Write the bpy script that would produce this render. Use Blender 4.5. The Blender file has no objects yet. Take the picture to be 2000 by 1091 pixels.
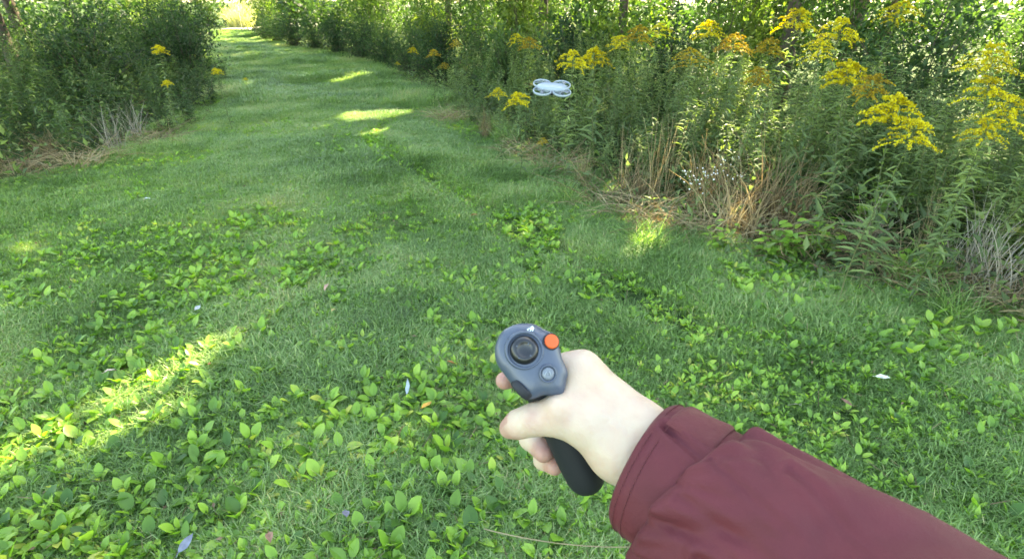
import bpy, math, random
import numpy as np
from mathutils import Vector, Matrix

rng = np.random.default_rng(7)
random.seed(7)
R = math.radians
scene = bpy.context.scene

# ------------------------------------------------------------------ camera, sky, sun, exposure
F_PX, PITCH, CAM_H = 1091.0, math.atan(550 / 1091.0), 1.6
CP, SP = math.cos(PITCH), math.sin(PITCH)
cam_data = bpy.data.cameras.new('camera')
cam_data.sensor_width = 36.0
cam_data.lens = 36.0 * F_PX / 2000.0
cam_data.clip_start, cam_data.clip_end = 0.02, 400.0
cam = bpy.data.objects.new('camera', cam_data)
cam.location = (0, 0, CAM_H)
cam.rotation_euler = (math.pi / 2 - PITCH, 0, 0)
scene.collection.objects.link(cam)
scene.camera = cam
cam_data.dof.use_dof = True
cam_data.dof.focus_distance = 0.9
cam_data.dof.aperture_fstop = 13.0

SUN_EL, SUN_AZ = R(40), math.atan2(0.6, 0.8)
SUN = np.array([math.sin(SUN_AZ) * math.cos(SUN_EL), math.cos(SUN_AZ) * math.cos(SUN_EL), math.sin(SUN_EL)])
world = bpy.data.worlds.new('World')
scene.world = world
world.use_nodes = True
wn = world.node_tree
sky = wn.nodes.new('ShaderNodeTexSky')
sky.sky_type = 'NISHITA'
sky.sun_disc = False
sky.sun_elevation, sky.sun_rotation = SUN_EL, SUN_AZ
wn.links.new(sky.outputs[0], wn.nodes['Background'].inputs[0])
wn.nodes['Background'].inputs[1].default_value = 0.15
sun_data = bpy.data.lights.new('sun', 'SUN')
sun_data.energy = 5.0
sun_data.angle = R(0.5)
sun_data.color = (1.0, 0.93, 0.8)
sun = bpy.data.objects.new('sun', sun_data)
sun.rotation_euler = Vector(SUN.tolist()).to_track_quat('Z', 'Y').to_euler()
sun.location = (20, 26, 25)
scene.collection.objects.link(sun)
vs = scene.view_settings
vs.view_transform, vs.look = 'Standard', 'None'
vs.exposure, vs.gamma = 3.2, 1.0
vs.use_white_balance = True               # the camera's white balance: set for open shade
vs.white_balance_temperature, vs.white_balance_tint = 8600, 4
vs.use_curve_mapping = False
scene.cycles.max_bounces = 8
scene.cycles.diffuse_bounces = 4
scene.cycles.transmission_bounces = 5
scene.cycles.glossy_bounces = 2

# ------------------------------------------------------------------ helpers
COL = scene.collection


def cam_pt(px, py, d):                      # photograph pixel + distance along the view axis -> place in the world
    x, y = (px - 1000) / F_PX * d, (py - 545.5) / F_PX * d
    return cam_xyz(x, y, d)


def cam_xyz(x, y, d):                       # right / down / forward metres from the eye -> world
    return np.array([x, d * CP - y * SP, CAM_H - d * SP - y * CP])


def ground_pt(px, py, z=0.0):
    x, d = px - 1000, py - 545.5
    fw, dn = F_PX * CP - d * SP, F_PX * SP + d * CP
    k = (CAM_H - z) / dn
    return np.array([x * k, fw * k, z])


def at_range(px, py, Y):                    # the point of a sight line that lies Y metres ahead
    x, d = px - 1000, py - 545.5
    fw, dn = F_PX * CP - d * SP, F_PX * SP + d * CP
    k = Y / fw
    return np.array([x * k, Y, CAM_H - dn * k])


def height(x, y):
    return 0.03 * np.sin(x * 0.9 + 0.4) * np.sin(y * 0.7) + 0.02 * np.sin(x * 2.3 + y * 1.7)


def unit(v):
    v = np.asarray(v, float)
    return v / np.maximum(np.linalg.norm(v, axis=-1, keepdims=True), 1e-9)


def basis(d, up):
    """columns side, along, normal for many directions"""
    d = unit(d)
    s = unit(np.cross(d, up))
    n = np.cross(s, d)
    return np.stack([s, d, n], axis=-1)


class MB:
    def __init__(self):
        self.V, self.F, self.T, self.M, self.n = [], [], [], [], 0

    def add(self, V, F, tint=0.5, mat=0):
        V = np.asarray(V, float).reshape(-1, 3)
        F = np.asarray(F, int).reshape(-1, 3)
        self.V.append(V)
        self.F.append(F + self.n)
        self.T.append(np.broadcast_to(np.asarray(tint, float), (len(V),)).copy())
        self.M.append(np.full(len(F), mat, int))
        self.n += len(V)
        return self

    def scatter(self, tmpl, B, P, S, tint, mat=0):
        tv, tf = tmpl
        N = len(P)
        if N == 0:
            return self
        S = np.asarray(S, float)
        if S.ndim == 1:
            S = np.repeat(S[:, None], 3, 1)
        V = np.einsum('nij,nkj->nki', B, tv[None] * S[:, None, :]) + P[:, None, :]
        F = tf[None] + (np.arange(N) * len(tv))[:, None, None]
        return self.add(V.reshape(-1, 3), F.reshape(-1, 3), np.repeat(tint, len(tv)), mat)

    def tube(self, pts, rad, sides=5, tint=0.5, mat=0, cap=True):
        pts = np.asarray(pts, float)
        n = len(pts)
        rad = np.broadcast_to(np.asarray(rad, float), (n,))
        t = unit(np.gradient(pts, axis=0))
        ref = np.array([0.31, 0.93, 0.2]) if abs(t[0][2]) > 0.8 else np.array([0.05, 0.03, 1.0])
        s = unit(np.cross(t, ref))
        u = np.cross(s, t)
        a = np.arange(sides) / sides * 2 * math.pi
        V = pts[:, None] + rad[:, None, None] * (np.cos(a)[None, :, None] * s[:, None] + np.sin(a)[None, :, None] * u[:, None])
        F = []
        for i in range(n - 1):
            for j in range(sides):
                k = (j + 1) % sides
                A, B_, C_, D_ = i * sides + j, i * sides + k, (i + 1) * sides + k, (i + 1) * sides + j
                F += [(A, B_, C_), (A, C_, D_)]
        V = V.reshape(-1, 3)
        if cap:
            V = np.vstack([V, pts[:1], pts[-1:]])
            for j in range(sides):
                k = (j + 1) % sides
                F += [(len(V) - 2, k, j), (len(V) - 1, (n - 1) * sides + j, (n - 1) * sides + k)]
        return self.add(V, F, tint, mat)

    def mesh(self, name, mats, smooth=False):
        V, F = np.vstack(self.V), np.vstack(self.F)
        me = bpy.data.meshes.new(name)
        me.vertices.add(len(V))
        me.vertices.foreach_set('co', V.astype(np.float32).ravel())
        me.loops.add(len(F) * 3)
        me.polygons.add(len(F))
        me.loops.foreach_set('vertex_index', F.astype(np.int32).ravel())
        me.polygons.foreach_set('loop_start', np.arange(0, len(F) * 3, 3, dtype=np.int32))
        me.polygons.foreach_set('material_index', np.concatenate(self.M).astype(np.int32))
        me.polygons.foreach_set('use_smooth', np.full(len(F), smooth))
        at = me.attributes.new('tint', 'FLOAT', 'POINT')
        at.data.foreach_set('value', np.concatenate(self.T).astype(np.float32))
        for m in (mats if isinstance(mats, (list, tuple)) else [mats]):
            me.materials.append(m)
        me.update(calc_edges=True)
        me.validate()
        return me

    def build(self, name, mats, parent=None, smooth=False, loc=None):
        o = bpy.data.objects.new(name, self.mesh(name, mats, smooth))
        COL.objects.link(o)
        if parent is not None:
            o.parent = parent
        if loc is not None:
            o.location = [float(c) for c in loc]
        return o


def tag(o, label=None, cat=None, group=None, kind=None):
    for k, v in (('label', label), ('category', cat), ('group', group), ('kind', kind)):
        if v:
            o[k] = v
    return o


def empty(name, loc=(0, 0, 0), rz=0.0):
    o = bpy.data.objects.new(name, None)
    o.location = [float(c) for c in loc]
    o.rotation_euler = (0, 0, rz)
    o.empty_display_size = 0.05
    COL.objects.link(o)
    return o


def copy_tree(o, kids, parent=None):
    c = o.copy()
    COL.objects.link(c)
    if parent is not None:
        c.parent = parent
    for ch in kids.get(o.name, ()):
        copy_tree(ch, kids, c)
    return c


def kid_map(root):
    m, todo = {}, [root]
    while todo:
        p = todo.pop()
        ch = [o for o in p.children]
        m[p.name] = ch
        todo += ch
    return m


# leaf templates: unit length along +Y, V-folded along the midrib, bent downwards to the tip
def leaf_template(width, rows=(0.15, 0.4, 0.7), prof=(0.6, 1.0, 0.7), fold=0.18, droop=0.25, ripple=0.0):
    V = [(0, 0, 0)]
    for i, (r, p) in enumerate(zip(rows, prof)):
        w = width * p * 0.5
        z = -droop * r * r
        e = z + fold * w * 2 + ripple * (1 if i % 2 else -1)
        V += [(-w, r, e), (0, r, z), (w, r, e)]
    V.append((0, 1.0, -droop))
    F = [(0, 2, 1), (0, 3, 2)]
    for i in range(len(rows) - 1):
        a, b = 1 + 3 * i, 4 + 3 * i
        F += [(a, a + 1, b + 1), (a, b + 1, b), (a + 1, a + 2, b + 2), (a + 1, b + 2, b + 1)]
    a = 1 + 3 * (len(rows) - 1)
    t = len(V) - 1
    F += [(a, a + 1, t), (a + 1, a + 2, t)]
    return np.array(V, float), np.array(F, int)


L_LANCE = leaf_template(0.2, (0.2, 0.55), (1.0, 0.85), 0.25, 0.3)
L_OVATE = leaf_template(0.5, (0.12, 0.4, 0.72), (0.62, 1.0, 0.7), 0.14, 0.22)
L_BLUNT = leaf_template(0.56, (0.1, 0.35, 0.62, 0.86), (0.55, 1.0, 0.98, 0.55), 0.12, 0.25)
L_SMALL = leaf_template(0.42, (0.4,), (1.0,), 0.2, 0.15)
L_TREE = (np.array([(0, 0, 0), (-.33, .5, .06), (.33, .5, .06), (0, 1, 0)], float), np.array([(0, 2, 1), (1, 2, 3)], int))
L_FLORET = (np.array([(-.5, -.5, 0), (.5, -.5, 0), (.5, .5, 0), (-.5, .5, 0)], float), np.array([(0, 1, 2), (0, 2, 3)], int))


# ------------------------------------------------------------------ materials
def new_mat(name):
    m = bpy.data.materials.new(name)
    m.use_nodes = True
    nt = m.node_tree
    for n in list(nt.nodes):
        if n.type != 'OUTPUT_MATERIAL':
            nt.nodes.remove(n)
    return m, nt, nt.nodes['Material Output']


def N(nt, t, **kw):
    n = nt.nodes.new(t)
    for k, v in kw.items():
        if k.startswith('i_'):
            n.inputs[int(k[2:]) if k[2:].isdigit() else k[2:].replace('_', ' ')].default_value = v
        else:
            setattr(n, k, v)
    return n


def ramp(nt, fac, stops):
    r = nt.nodes.new('ShaderNodeValToRGB')
    e = r.color_ramp.elements
    while len(e) < len(stops):
        e.new(0.5)
    for el, (p, c) in zip(e, stops):
        el.position = p
        el.color = (*c, 1)
    nt.links.new(fac, r.inputs[0])
    return r.outputs[0]


def foliage_mat(name, stops, trans=0.35, rough=0.45, spec=0.35, noise_scale=0.7, obj_var=0.25, tcol=(1.0, 1.15, 0.45), drift=1.5):
    """leaf colour from a per-leaf value, a per-plant value and a slow drift over the ground"""
    m, nt, out = new_mat(name)
    L = nt.links
    at = N(nt, 'ShaderNodeAttribute', attribute_name='tint')
    oi = N(nt, 'ShaderNodeObjectInfo')
    geo = N(nt, 'ShaderNodeNewGeometry')
    nz = N(nt, 'ShaderNodeTexNoise')
    nz.inputs['Scale'].default_value = noise_scale
    nz.inputs['Detail'].default_value = 3
    L.new(geo.outputs['Position'], nz.inputs['Vector'])
    a = N(nt, 'ShaderNodeMath', operation='MULTIPLY_ADD', i_1=obj_var, i_2=-obj_var * 0.5)
    L.new(oi.outputs['Random'], a.inputs[0])
    b = N(nt, 'ShaderNodeMath', operation='MULTIPLY_ADD', i_1=drift, i_2=-drift * 0.5)
    L.new(nz.outputs[0], b.inputs[0])
    c = N(nt, 'ShaderNodeMath', operation='ADD')
    L.new(a.outputs[0], c.inputs[0]); L.new(b.outputs[0], c.inputs[1])
    d = N(nt, 'ShaderNodeMath', operation='ADD', use_clamp=True)
    L.new(c.outputs[0], d.inputs[0]); L.new(at.outputs['Fac'], d.inputs[1])
    col = ramp(nt, d.outputs[0], stops)
    p = N(nt, 'ShaderNodeBsdfPrincipled')
    p.inputs['Roughness'].default_value = rough
    p.inputs['Specular IOR Level'].default_value = spec
    L.new(col, p.inputs['Base Color'])
    mc = N(nt, 'ShaderNodeMix', data_type='RGBA', blend_type='MULTIPLY')
    mc.inputs[0].default_value = 1.0
    L.new(col, mc.inputs[6])
    mc.inputs[7].default_value = (*[c * 1.5 for c in tcol], 1)
    tr = N(nt, 'ShaderNodeBsdfTranslucent')
    L.new(mc.outputs[2], tr.inputs[0])
    mx = N(nt, 'ShaderNodeMixShader')
    mx.inputs[0].default_value = trans
    L.new(p.outputs[0], mx.inputs[1]); L.new(tr.outputs[0], mx.inputs[2])
    L.new(mx.outputs[0], out.inputs[0])
    return m


def plain_mat(name, col, rough=0.5, spec=0.5, metal=0.0, bump=0.0, bscale=80.0, var=0.0, vscale=20.0, sss=0.0, col2=None, coat=0.0):
    m, nt, out = new_mat(name)
    L = nt.links
    p = N(nt, 'ShaderNodeBsdfPrincipled')
    p.inputs['Roughness'].default_value = rough
    p.inputs['Specular IOR Level'].default_value = spec
    p.inputs['Metallic'].default_value = metal
    p.inputs['Coat Weight'].default_value = coat
    tc = N(nt, 'ShaderNodeTexCoord')
    if col2 is not None:
        nz = N(nt, 'ShaderNodeTexNoise')
        nz.inputs['Scale'].default_value = vscale
        nz.inputs['Detail'].default_value = 5
        L.new(tc.outputs['Object'], nz.inputs['Vector'])
        L.new(ramp(nt, nz.outputs[0], [(0.35, col), (0.65, col2)]), p.inputs['Base Color'])
    else:
        p.inputs['Base Color'].default_value = (*col, 1)
    if bump:
        nb = N(nt, 'ShaderNodeTexNoise')
        nb.inputs['Scale'].default_value = bscale
        nb.inputs['Detail'].default_value = 4
        L.new(tc.outputs['Object'], nb.inputs['Vector'])
        bp = N(nt, 'ShaderNodeBump')
        bp.inputs['Strength'].default_value = bump
        bp.inputs['Distance'].default_value = 0.002
        L.new(nb.outputs[0], bp.inputs['Height'])
        L.new(bp.outputs[0], p.inputs['Normal'])
    if sss:
        p.inputs['Subsurface Weight'].default_value = sss
        p.inputs['Subsurface Radius'].default_value = (0.012, 0.005, 0.003)
        p.inputs['Subsurface Scale'].default_value = 1.0
    L.new(p.outputs[0], out.inputs[0])
    return m


M_GRASS = foliage_mat('grass_blade', [(0.0, (0.07, 0.13, 0.035)), (0.3, (0.15, 0.255, 0.075)), (0.55, (0.235, 0.345, 0.125)), (0.8, (0.33, 0.41, 0.18)), (1.0, (0.47, 0.42, 0.22))], 0.4, 0.42, 0.4, 0.8, 0.3, drift=2.0)
M_PLANTAIN = foliage_mat('plantain_leaf', [(0.0, (0.055, 0.13, 0.022)), (0.45, (0.185, 0.335, 0.045)), (0.9, (0.31, 0.45, 0.07)), (1.0, (0.42, 0.42, 0.09))], 0.38, 0.4, 0.45, 1.6, 0.5, drift=1.5)
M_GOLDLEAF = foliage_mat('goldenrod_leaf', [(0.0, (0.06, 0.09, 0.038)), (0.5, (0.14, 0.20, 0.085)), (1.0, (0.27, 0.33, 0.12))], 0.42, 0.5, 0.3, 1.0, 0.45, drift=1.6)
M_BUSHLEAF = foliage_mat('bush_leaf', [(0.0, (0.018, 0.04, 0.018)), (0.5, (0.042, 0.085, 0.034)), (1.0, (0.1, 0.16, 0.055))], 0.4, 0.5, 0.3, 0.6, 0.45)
M_FARLEAF = foliage_mat('sunny_leaf', [(0.0, (0.025, 0.06, 0.015)), (0.5, (0.08, 0.145, 0.03)), (1.0, (0.17, 0.22, 0.05))], 0.36, 0.5, 0.3, 0.5, 0.7, drift=2.0)  # lighter yellow green copy of the bush leaf, sunlight partly in the colour
M_TREELEAF = foliage_mat('tree_leaf', [(0.0, (0.025, 0.06, 0.018)), (1.0, (0.06, 0.12, 0.03))], 0.25, 0.5, 0.3)
M_FLORET = foliage_mat('goldenrod_floret', [(0.0, (0.34, 0.27, 0.015)), (0.5, (0.56, 0.48, 0.02)), (1.0, (0.68, 0.62, 0.05))], 0.3, 0.6, 0.2, 3.0, 0.35, (1, 0.9, 0.3))
M_FADED = foliage_mat('goldenrod_faded', [(0.0, (0.17, 0.11, 0.02)), (0.5, (0.34, 0.24, 0.02)), (1.0, (0.48, 0.38, 0.03))], 0.3, 0.6, 0.2, 3.0, 0.35, (1, 0.9, 0.3))
M_DRY = foliage_mat('dry_grass_blade', [(0.0, (0.12, 0.085, 0.045)), (0.5, (0.28, 0.21, 0.12)), (1.0, (0.46, 0.38, 0.22))], 0.25, 0.6, 0.3, 2.0, 0.4, (1, 0.9, 0.6))
M_GREYDRY = foliage_mat('grey_dry_stem', [(0.0, (0.13, 0.11, 0.085)), (0.5, (0.27, 0.24, 0.19)), (1.0, (0.42, 0.38, 0.31))], 0.15, 0.7, 0.25, 2.0, 0.3, (1, .95, .8))
M_STEM = foliage_mat('green_stem', [(0.0, (0.05, 0.075, 0.025)), (0.5, (0.09, 0.11, 0.04)), (1.0, (0.17, 0.16, 0.07))], 0.1, 0.6, 0.3, 2.0)
M_ASTER = plain_mat('aster_petal', (0.75, 0.75, 0.72), 0.6, 0.3)
M_BARK = plain_mat('bark', (0.05, 0.04, 0.032), 0.9, 0.2, bump=1.0, bscale=14, col2=(0.13, 0.105, 0.08), vscale=7)
M_LITTER = foliage_mat('leaf_litter', [(0.0, (0.05, 0.032, 0.02)), (0.5, (0.13, 0.085, 0.05)), (1.0, (0.26, 0.18, 0.11))], 0.15, 0.7, 0.2, 2.0)


def ground_mat():
    m, nt, out = new_mat('soil')
    L = nt.links
    geo = N(nt, 'ShaderNodeNewGeometry')
    n1 = N(nt, 'ShaderNodeTexNoise'); n1.inputs['Scale'].default_value = 1.3; n1.inputs['Detail'].default_value = 8
    n2 = N(nt, 'ShaderNodeTexNoise'); n2.inputs['Scale'].default_value = 35; n2.inputs['Detail'].default_value = 6
    L.new(geo.outputs['Position'], n1.inputs['Vector']); L.new(geo.outputs['Position'], n2.inputs['Vector'])
    c1 = ramp(nt, n1.outputs[0], [(0.3, (0.045, 0.075, 0.025)), (0.55, (0.065, 0.11, 0.035)), (0.75, (0.09, 0.08, 0.045))])
    c2 = ramp(nt, n2.outputs[0], [(0.3, (0.45, 0.45, 0.45)), (0.7, (1.3, 1.3, 1.2))])
    mx = N(nt, 'ShaderNodeMix', data_type='RGBA', blend_type='MULTIPLY'); mx.inputs[0].default_value = 1
    L.new(c1, mx.inputs[6]); L.new(c2, mx.inputs[7])
    p = N(nt, 'ShaderNodeBsdfPrincipled'); p.inputs['Roughness'].default_value = 0.95
    p.inputs['Specular IOR Level'].default_value = 0.1
    L.new(mx.outputs[2], p.inputs['Base Color'])
    bp = N(nt, 'ShaderNodeBump'); bp.inputs['Strength'].default_value = 0.8; bp.inputs['Distance'].default_value = 0.03
    L.new(n2.outputs[0], bp.inputs['Height']); L.new(bp.outputs[0], p.inputs['Normal'])
    L.new(p.outputs[0], out.inputs[0])
    return m


# ------------------------------------------------------------------ ground
# edges of the mown path, metres: y -> x
RY = np.array([-4, 0.5, 1.6, 2.6, 2.9, 3.2, 3.8, 4.6, 6.15, 8.15, 12.1, 16.8, 21.2, 26.7, 34])
RX = np.array([4.5, 4.0, 3.4, 2.78, 2.15, 1.65, 1.13, 0.66, 0.0, -0.73, -2.11, -4.32, -7.92, -11.27, -15.5])
LY = np.array([-4, 2, 5.0, 5.5, 6.6, 8.15, 11.1, 15.5, 22.4, 28.6, 34])
LX = np.array([-7, -6, -4.8, -4.4, -4.1, -4.4, -5.35, -7.5, -10.8, -13.5, -17])


def edge_r(y): return np.interp(y, RY, RX)
def edge_l(y): return np.interp(y, LY, LX)


def axis_vals(lo, hi, n_in, far):
    inner = np.linspace(lo, hi, n_in)
    return np.concatenate([[-far, -far / 2, lo - 12], inner, [hi + 12, far / 2, far]])


gx, gy = axis_vals(-20, 16, 145, 220.0), axis_vals(-4, 42, 185, 220.0)
X, Y = np.meshgrid(gx, gy)
Z = height(X, Y)
Z[(np.abs(X) > 30) | (np.abs(Y) > 50)] *= 0.2
nx = len(gx)
idx = np.arange(len(gx) * len(gy)).reshape(len(gy), nx)
a, b, c, d = idx[:-1, :-1].ravel(), idx[:-1, 1:].ravel(), idx[1:, 1:].ravel(), idx[1:, :-1].ravel()
g = MB().add(np.stack([X, Y, Z], -1), np.vstack([np.stack([a, b, c], 1), np.stack([a, c, d], 1)]))
tag(g.build('ground', ground_mat(), smooth=True), 'green brown earth under the mown path and the hedges', None, None, 'structure')

# pale patch added in the clearing for the bright glare where the path ends
M_GLARE_PATCH = plain_mat('glare_pale_ground', (0.42, 0.38, 0.3), 0.9, 0.2, bump=0.8, bscale=30, col2=(0.6, 0.55, 0.45), vscale=6)
cl = MB()
ang = np.linspace(0, 2 * math.pi, 40, endpoint=False)
rad = 1 + 0.12 * np.sin(3 * ang) + 0.08 * np.sin(7 * ang + 1)
cx, cy = -14.9, 34.0
ring = np.stack([cx + 0.8 * rad * np.cos(ang), cy + 3.4 * rad * np.sin(ang)], 1)
V = np.vstack([[[cx, cy, 0]], np.c_[ring, np.zeros(40)]])
V[:, 2] = height(V[:, 0], V[:, 1]) + 0.06
cl.add(V, [(0, 1 + i, 1 + (i + 1) % 40) for i in range(40)])
tag(cl.build('glare_patch', M_GLARE_PATCH), 'pale patch added for the glare at the far end of the path', None, None, 'structure')

# ------------------------------------------------------------------ trees (their crowns shade the path; gaps let the sun patches through)
PATCHES = []            # (x, y, half length, half width, azimuth) of sunlit ground


def patch_px(p0, p1, w, ext=1.0):
    A, B = ground_pt(*p0), ground_pt(*p1)
    c = (A + B) / 2
    d = B - A
    PATCHES.append((c[0], c[1], np.linalg.norm(d[:2]) / 2 * ext, w, math.atan2(d[1], d[0])))


for p0, p1, w_ in [((-40, 925), (70, 880), .11), ((60, 850), (120, 830), .03), ((150, 838), (205, 800), .10), ((235, 772), (300, 752), .07), ((330, 748), (420, 702), .14), ((300, 800), (330, 790), .01), ((455, 660), (480, 645), .02),
                   ((540, 740), (556, 730), .0), ((30, 1010), (70, 995), .0), ((100, 770), (130, 760), .0), ((655, 250), (735, 232), .34), ((720, 234), (795, 220), .26), ((640, 164), (690, 158), .10), ((680, 158), (712, 154), .16), ((695, 278), (750, 262), .12),
                   ((590, 268), (640, 258), .04), ((1225, 500), (1265, 478), .12), ((1262, 470), (1300, 455), .12), ((445, 186), (490, 179), .05)]:
    patch_px(p0, p1, w_)
PATCHES.append((0.9, 4.95, 0.2, 0.1, 0.9))
PATCHES.append((1.75, 4.6, 0.3, 0.16, 0.9))
for (px, py, z_, hl_, hw_) in ((1475, 430, .5, .22, .1), (1290, 395, .6, .22, .1), (1265, 495, .15, .16, .1)):
    q_ = ground_pt(px, py)[:2] - SUN[:2] / SUN[2] * z_
    PATCHES.append((q_[0], q_[1], hl_, hw_, 0.93))
PATCHES.append((1.3, 4.3, 0.16, 0.1, 0.9))
PATCHES.append((2.4, 4.2, 0.12, 0.1, 0.9))


def in_patch(x, y):
    m = np.zeros(x.shape, bool)
    for (cx_, cy_, hl, hw, az) in PATCHES:
        dx, dy = x - cx_, y - cy_
        u, v = dx * math.cos(az) + dy * math.sin(az), -dx * math.sin(az) + dy * math.cos(az)
        m |= (u / (hl + 0.1)) ** 2 + (v / (hw + 0.07)) ** 2 < 1
    return m


def lit_area(x, y):
    """where the wood lets more sun in: beyond the hedges and at the far clearing"""
    f = np.sin(x * 1.9 + 1.3 * np.sin(y * 1.1)) * np.sin(y * 1.6 + 0.8 * np.sin(x * 1.4))
    back = (x > edge_r(y) + 2.2) & (y > 6.0)
    deep = (x > edge_r(y) + 2.0) & (y > 13.0)
    far = (y > 24) & (x < 30)
    return (back & (f > -0.1)) | (deep & (f > -0.45)) | far


TREES = [  # x, y, trunk radius, height, crown radius
    (4.3, 9.5, 0.13, 11, 3.6), (2.3, 13.0, 0.11, 10, 3.2), (0.8, 16.6, 0.14, 12, 3.8), (-2.2, 21.0, 0.12, 11, 3.6),
    (-5.4, 26.5, 0.15, 12, 3.6), (8.2, 6.6, 0.16, 11, 3.8), (7.0, 12.6, 0.15, 13, 4.0), (4.6, 18.4, 0.13, 12, 3.9),
    (1.2, 24.4, 0.15, 13, 4.0), (10.8, 9.8, 0.14, 12, 3.8), (9.8, 16.0, 0.16, 13, 4.0), (6.3, 4.9, 0.17, 9.5, 3.2), (5.6, 22.6, 0.14, 13, 4.0),
    (-9.6, 8.9, 0.18, 9, 3.0), (-12.5, 15.5, 0.15, 10, 3.3), (-10.2, 12.2, 0.12, 9, 2.8),
]
for i, (x, y, tr, h, cr) in enumerate(TREES):
    r = np.random.default_rng(100 + i)
    z0 = float(height(x, y))
    o = empty('tree', (x, y, z0))
    mb = MB()
    ks = np.linspace(0, 1, 9)
    bend = r.normal(0, 0.25, 2)
    pts = np.c_[bend[0] * ks ** 2 + 0.04 * np.sin(ks * 9), bend[1] * ks ** 2 + 0.04 * np.cos(ks * 8) - 0.04, ks * h * 0.8 - 0.15]
    rr = tr * (1 - 0.72 * ks)
    rr[0] *= 1.45
    mb.tube(pts, rr, 10)
    tops = []
    for k in range(9):
        t = r.uniform(0.35, 0.95)
        p0 = np.array([np.interp(t, ks, pts[:, j]) for j in range(3)])
        az, L_ = r.uniform(0, 6.28), cr * r.uniform(0.55, 0.9)
        p1 = p0 + np.array([math.cos(az) * L_, math.sin(az) * L_, L_ * r.uniform(0.2, 0.6)])
        pm = (p0 + p1) / 2 + np.array([0, 0, 0.25])
        mb.tube([p0, pm, p1], [tr * 0.32, tr * 0.2, 0.015], 6)
        tops += [p1, pm]
    if i == 0:                                          # unseen bough added in the sun's path to shade the arm
        e1 = np.array([0.2, 0.3, 1.33]) + SUN * (7.7 / math.cos(SUN_EL)) - np.array([x, y, z0])
        p0 = np.array([np.interp(0.6, ks, pts[:, j]) for j in range(3)])
        mb.tube([p0, (p0 + e1) / 2 + np.array([0, 0, .3]), e1], [tr * .35, tr * .22, .015], 6)
        limb = [e1 + np.array(q) for q in ((0, 0, 0), (.5, -.3, .2), (-.5, .3, .1), (.4, .6, -.2), (-.3, -.4, .3), (.1, .2, .5), (0, 0, 0))]
        tops += limb * 2
    mb.build('trunk', M_BARK, o, smooth=True)
    n = 6500
    cz0, cz1 = 2.6, h
    cen = np.array(tops + [pts[-1]] + [pts[-2]] + [np.array([r.uniform(-.6, .6) * cr, r.uniform(-.6, .6) * cr, r.uniform(cz0 + 1, cz1 - 1)]) for _ in range(22)])
    P = cen[r.integers(0, len(cen), n)] + r.normal(0, 1, (n, 3)) * np.array([0.85, 0.85, 0.7])
    P = P[(P[:, 2] > cz0) & (np.hypot(P[:, 0], P[:, 1]) < cr * 1.3)]
    W = P + np.array([x, y, z0])
    q = W - SUN[None] * (W[:, 2:3] / SUN[2])
    keep = ~in_patch(q[:, 0], q[:, 1]) & ~(lit_area(q[:, 0], q[:, 1]))
    P = P[keep]
    B = basis(r.normal(0, 1, (len(P), 3)), unit(r.normal(0, 1, (len(P), 3)) + np.array([0, 0, 1.2])))
    MB().scatter(L_TREE, B, P - B[:, :, 1] * 0.15, r.uniform(0.26, 0.4, len(P)), r.uniform(0, 1, len(P))).build('crown', M_TREELEAF, o)
    if i == 11:
        lab = 'dark tree trunk at the top right edge behind the tallest goldenrod'
    elif i >= 13:
        lab = ['dark tree trunk at the top left corner above the weedy bank', 'slim tree far back on the left of the path', 'thin shaded tree behind the dark left bushes'][i - 13]
    else:
        lab = ['shade tree behind the goldenrod hedge, nearest above the drone', 'slim shade tree beyond the hedge where the path bends', 'shade tree in the thicket right of the far path',
               'thin tree standing by the far bend of the path', 'tree beside the sunlit end of the path', 'thick tree behind the right part of the hedge',
               'tree deep in the thicket right of the drone', 'tree in the sunlit thicket far behind the drone', 'far tree in the bright thicket between path and hedge',
               'tree far to the right behind the hedge', 'tall tree at the back of the right thicket', '', 'farthest tree behind the sunlit shrubs'][i]
    tag(o, lab, 'tree', 'trees of the wood around the path')

# ------------------------------------------------------------------ plants of the hedges
def goldenrod_stem(mb_s, mb_l, base, h, r, lean=0.12, leaf_len=0.09, n_leaf=60, lo=0.12, template=L_LANCE):
    ks = np.linspace(0, 1, 7)
    az = r.uniform(0, 6.28)
    top = np.array([math.cos(az), math.sin(az), 0]) * lean * h * r.uniform(0.4, 1.3)
    pts = base + ks[:, None] ** 1.8 * top + np.c_[0.012 * np.sin(ks * 7 + az), 0.012 * np.cos(ks * 6 + az), ks * h]
    mb_s.tube(pts, 0.0035 - 0.002 * ks, 4, r.uniform(0.2, 0.8))
    t = lo + (1 - lo) * np.linspace(0, 1, n_leaf) ** 0.85 * 0.99
    P = np.stack([np.interp(t, ks, pts[:, j]) for j in range(3)], 1)
    a = np.arange(n_leaf) * 2.4 + r.normal(0, 0.3, n_leaf)
    el = r.normal(0.25, 0.3, n_leaf)
    D = np.c_[np.cos(a) * np.cos(el), np.sin(a) * np.cos(el), np.sin(el)]
    sz = leaf_len * (1.15 - 0.55 * t) * r.uniform(0.75, 1.25, n_leaf)
    B = basis(D, np.array([0, 0, 1.0]) + r.normal(0, 0.25, (n_leaf, 3)))
    mb_l.scatter(template, B, P, sz, np.clip(r.normal(0.35, 0.16, n_leaf) + 0.3 * t, 0, 1))
    return pts


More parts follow.
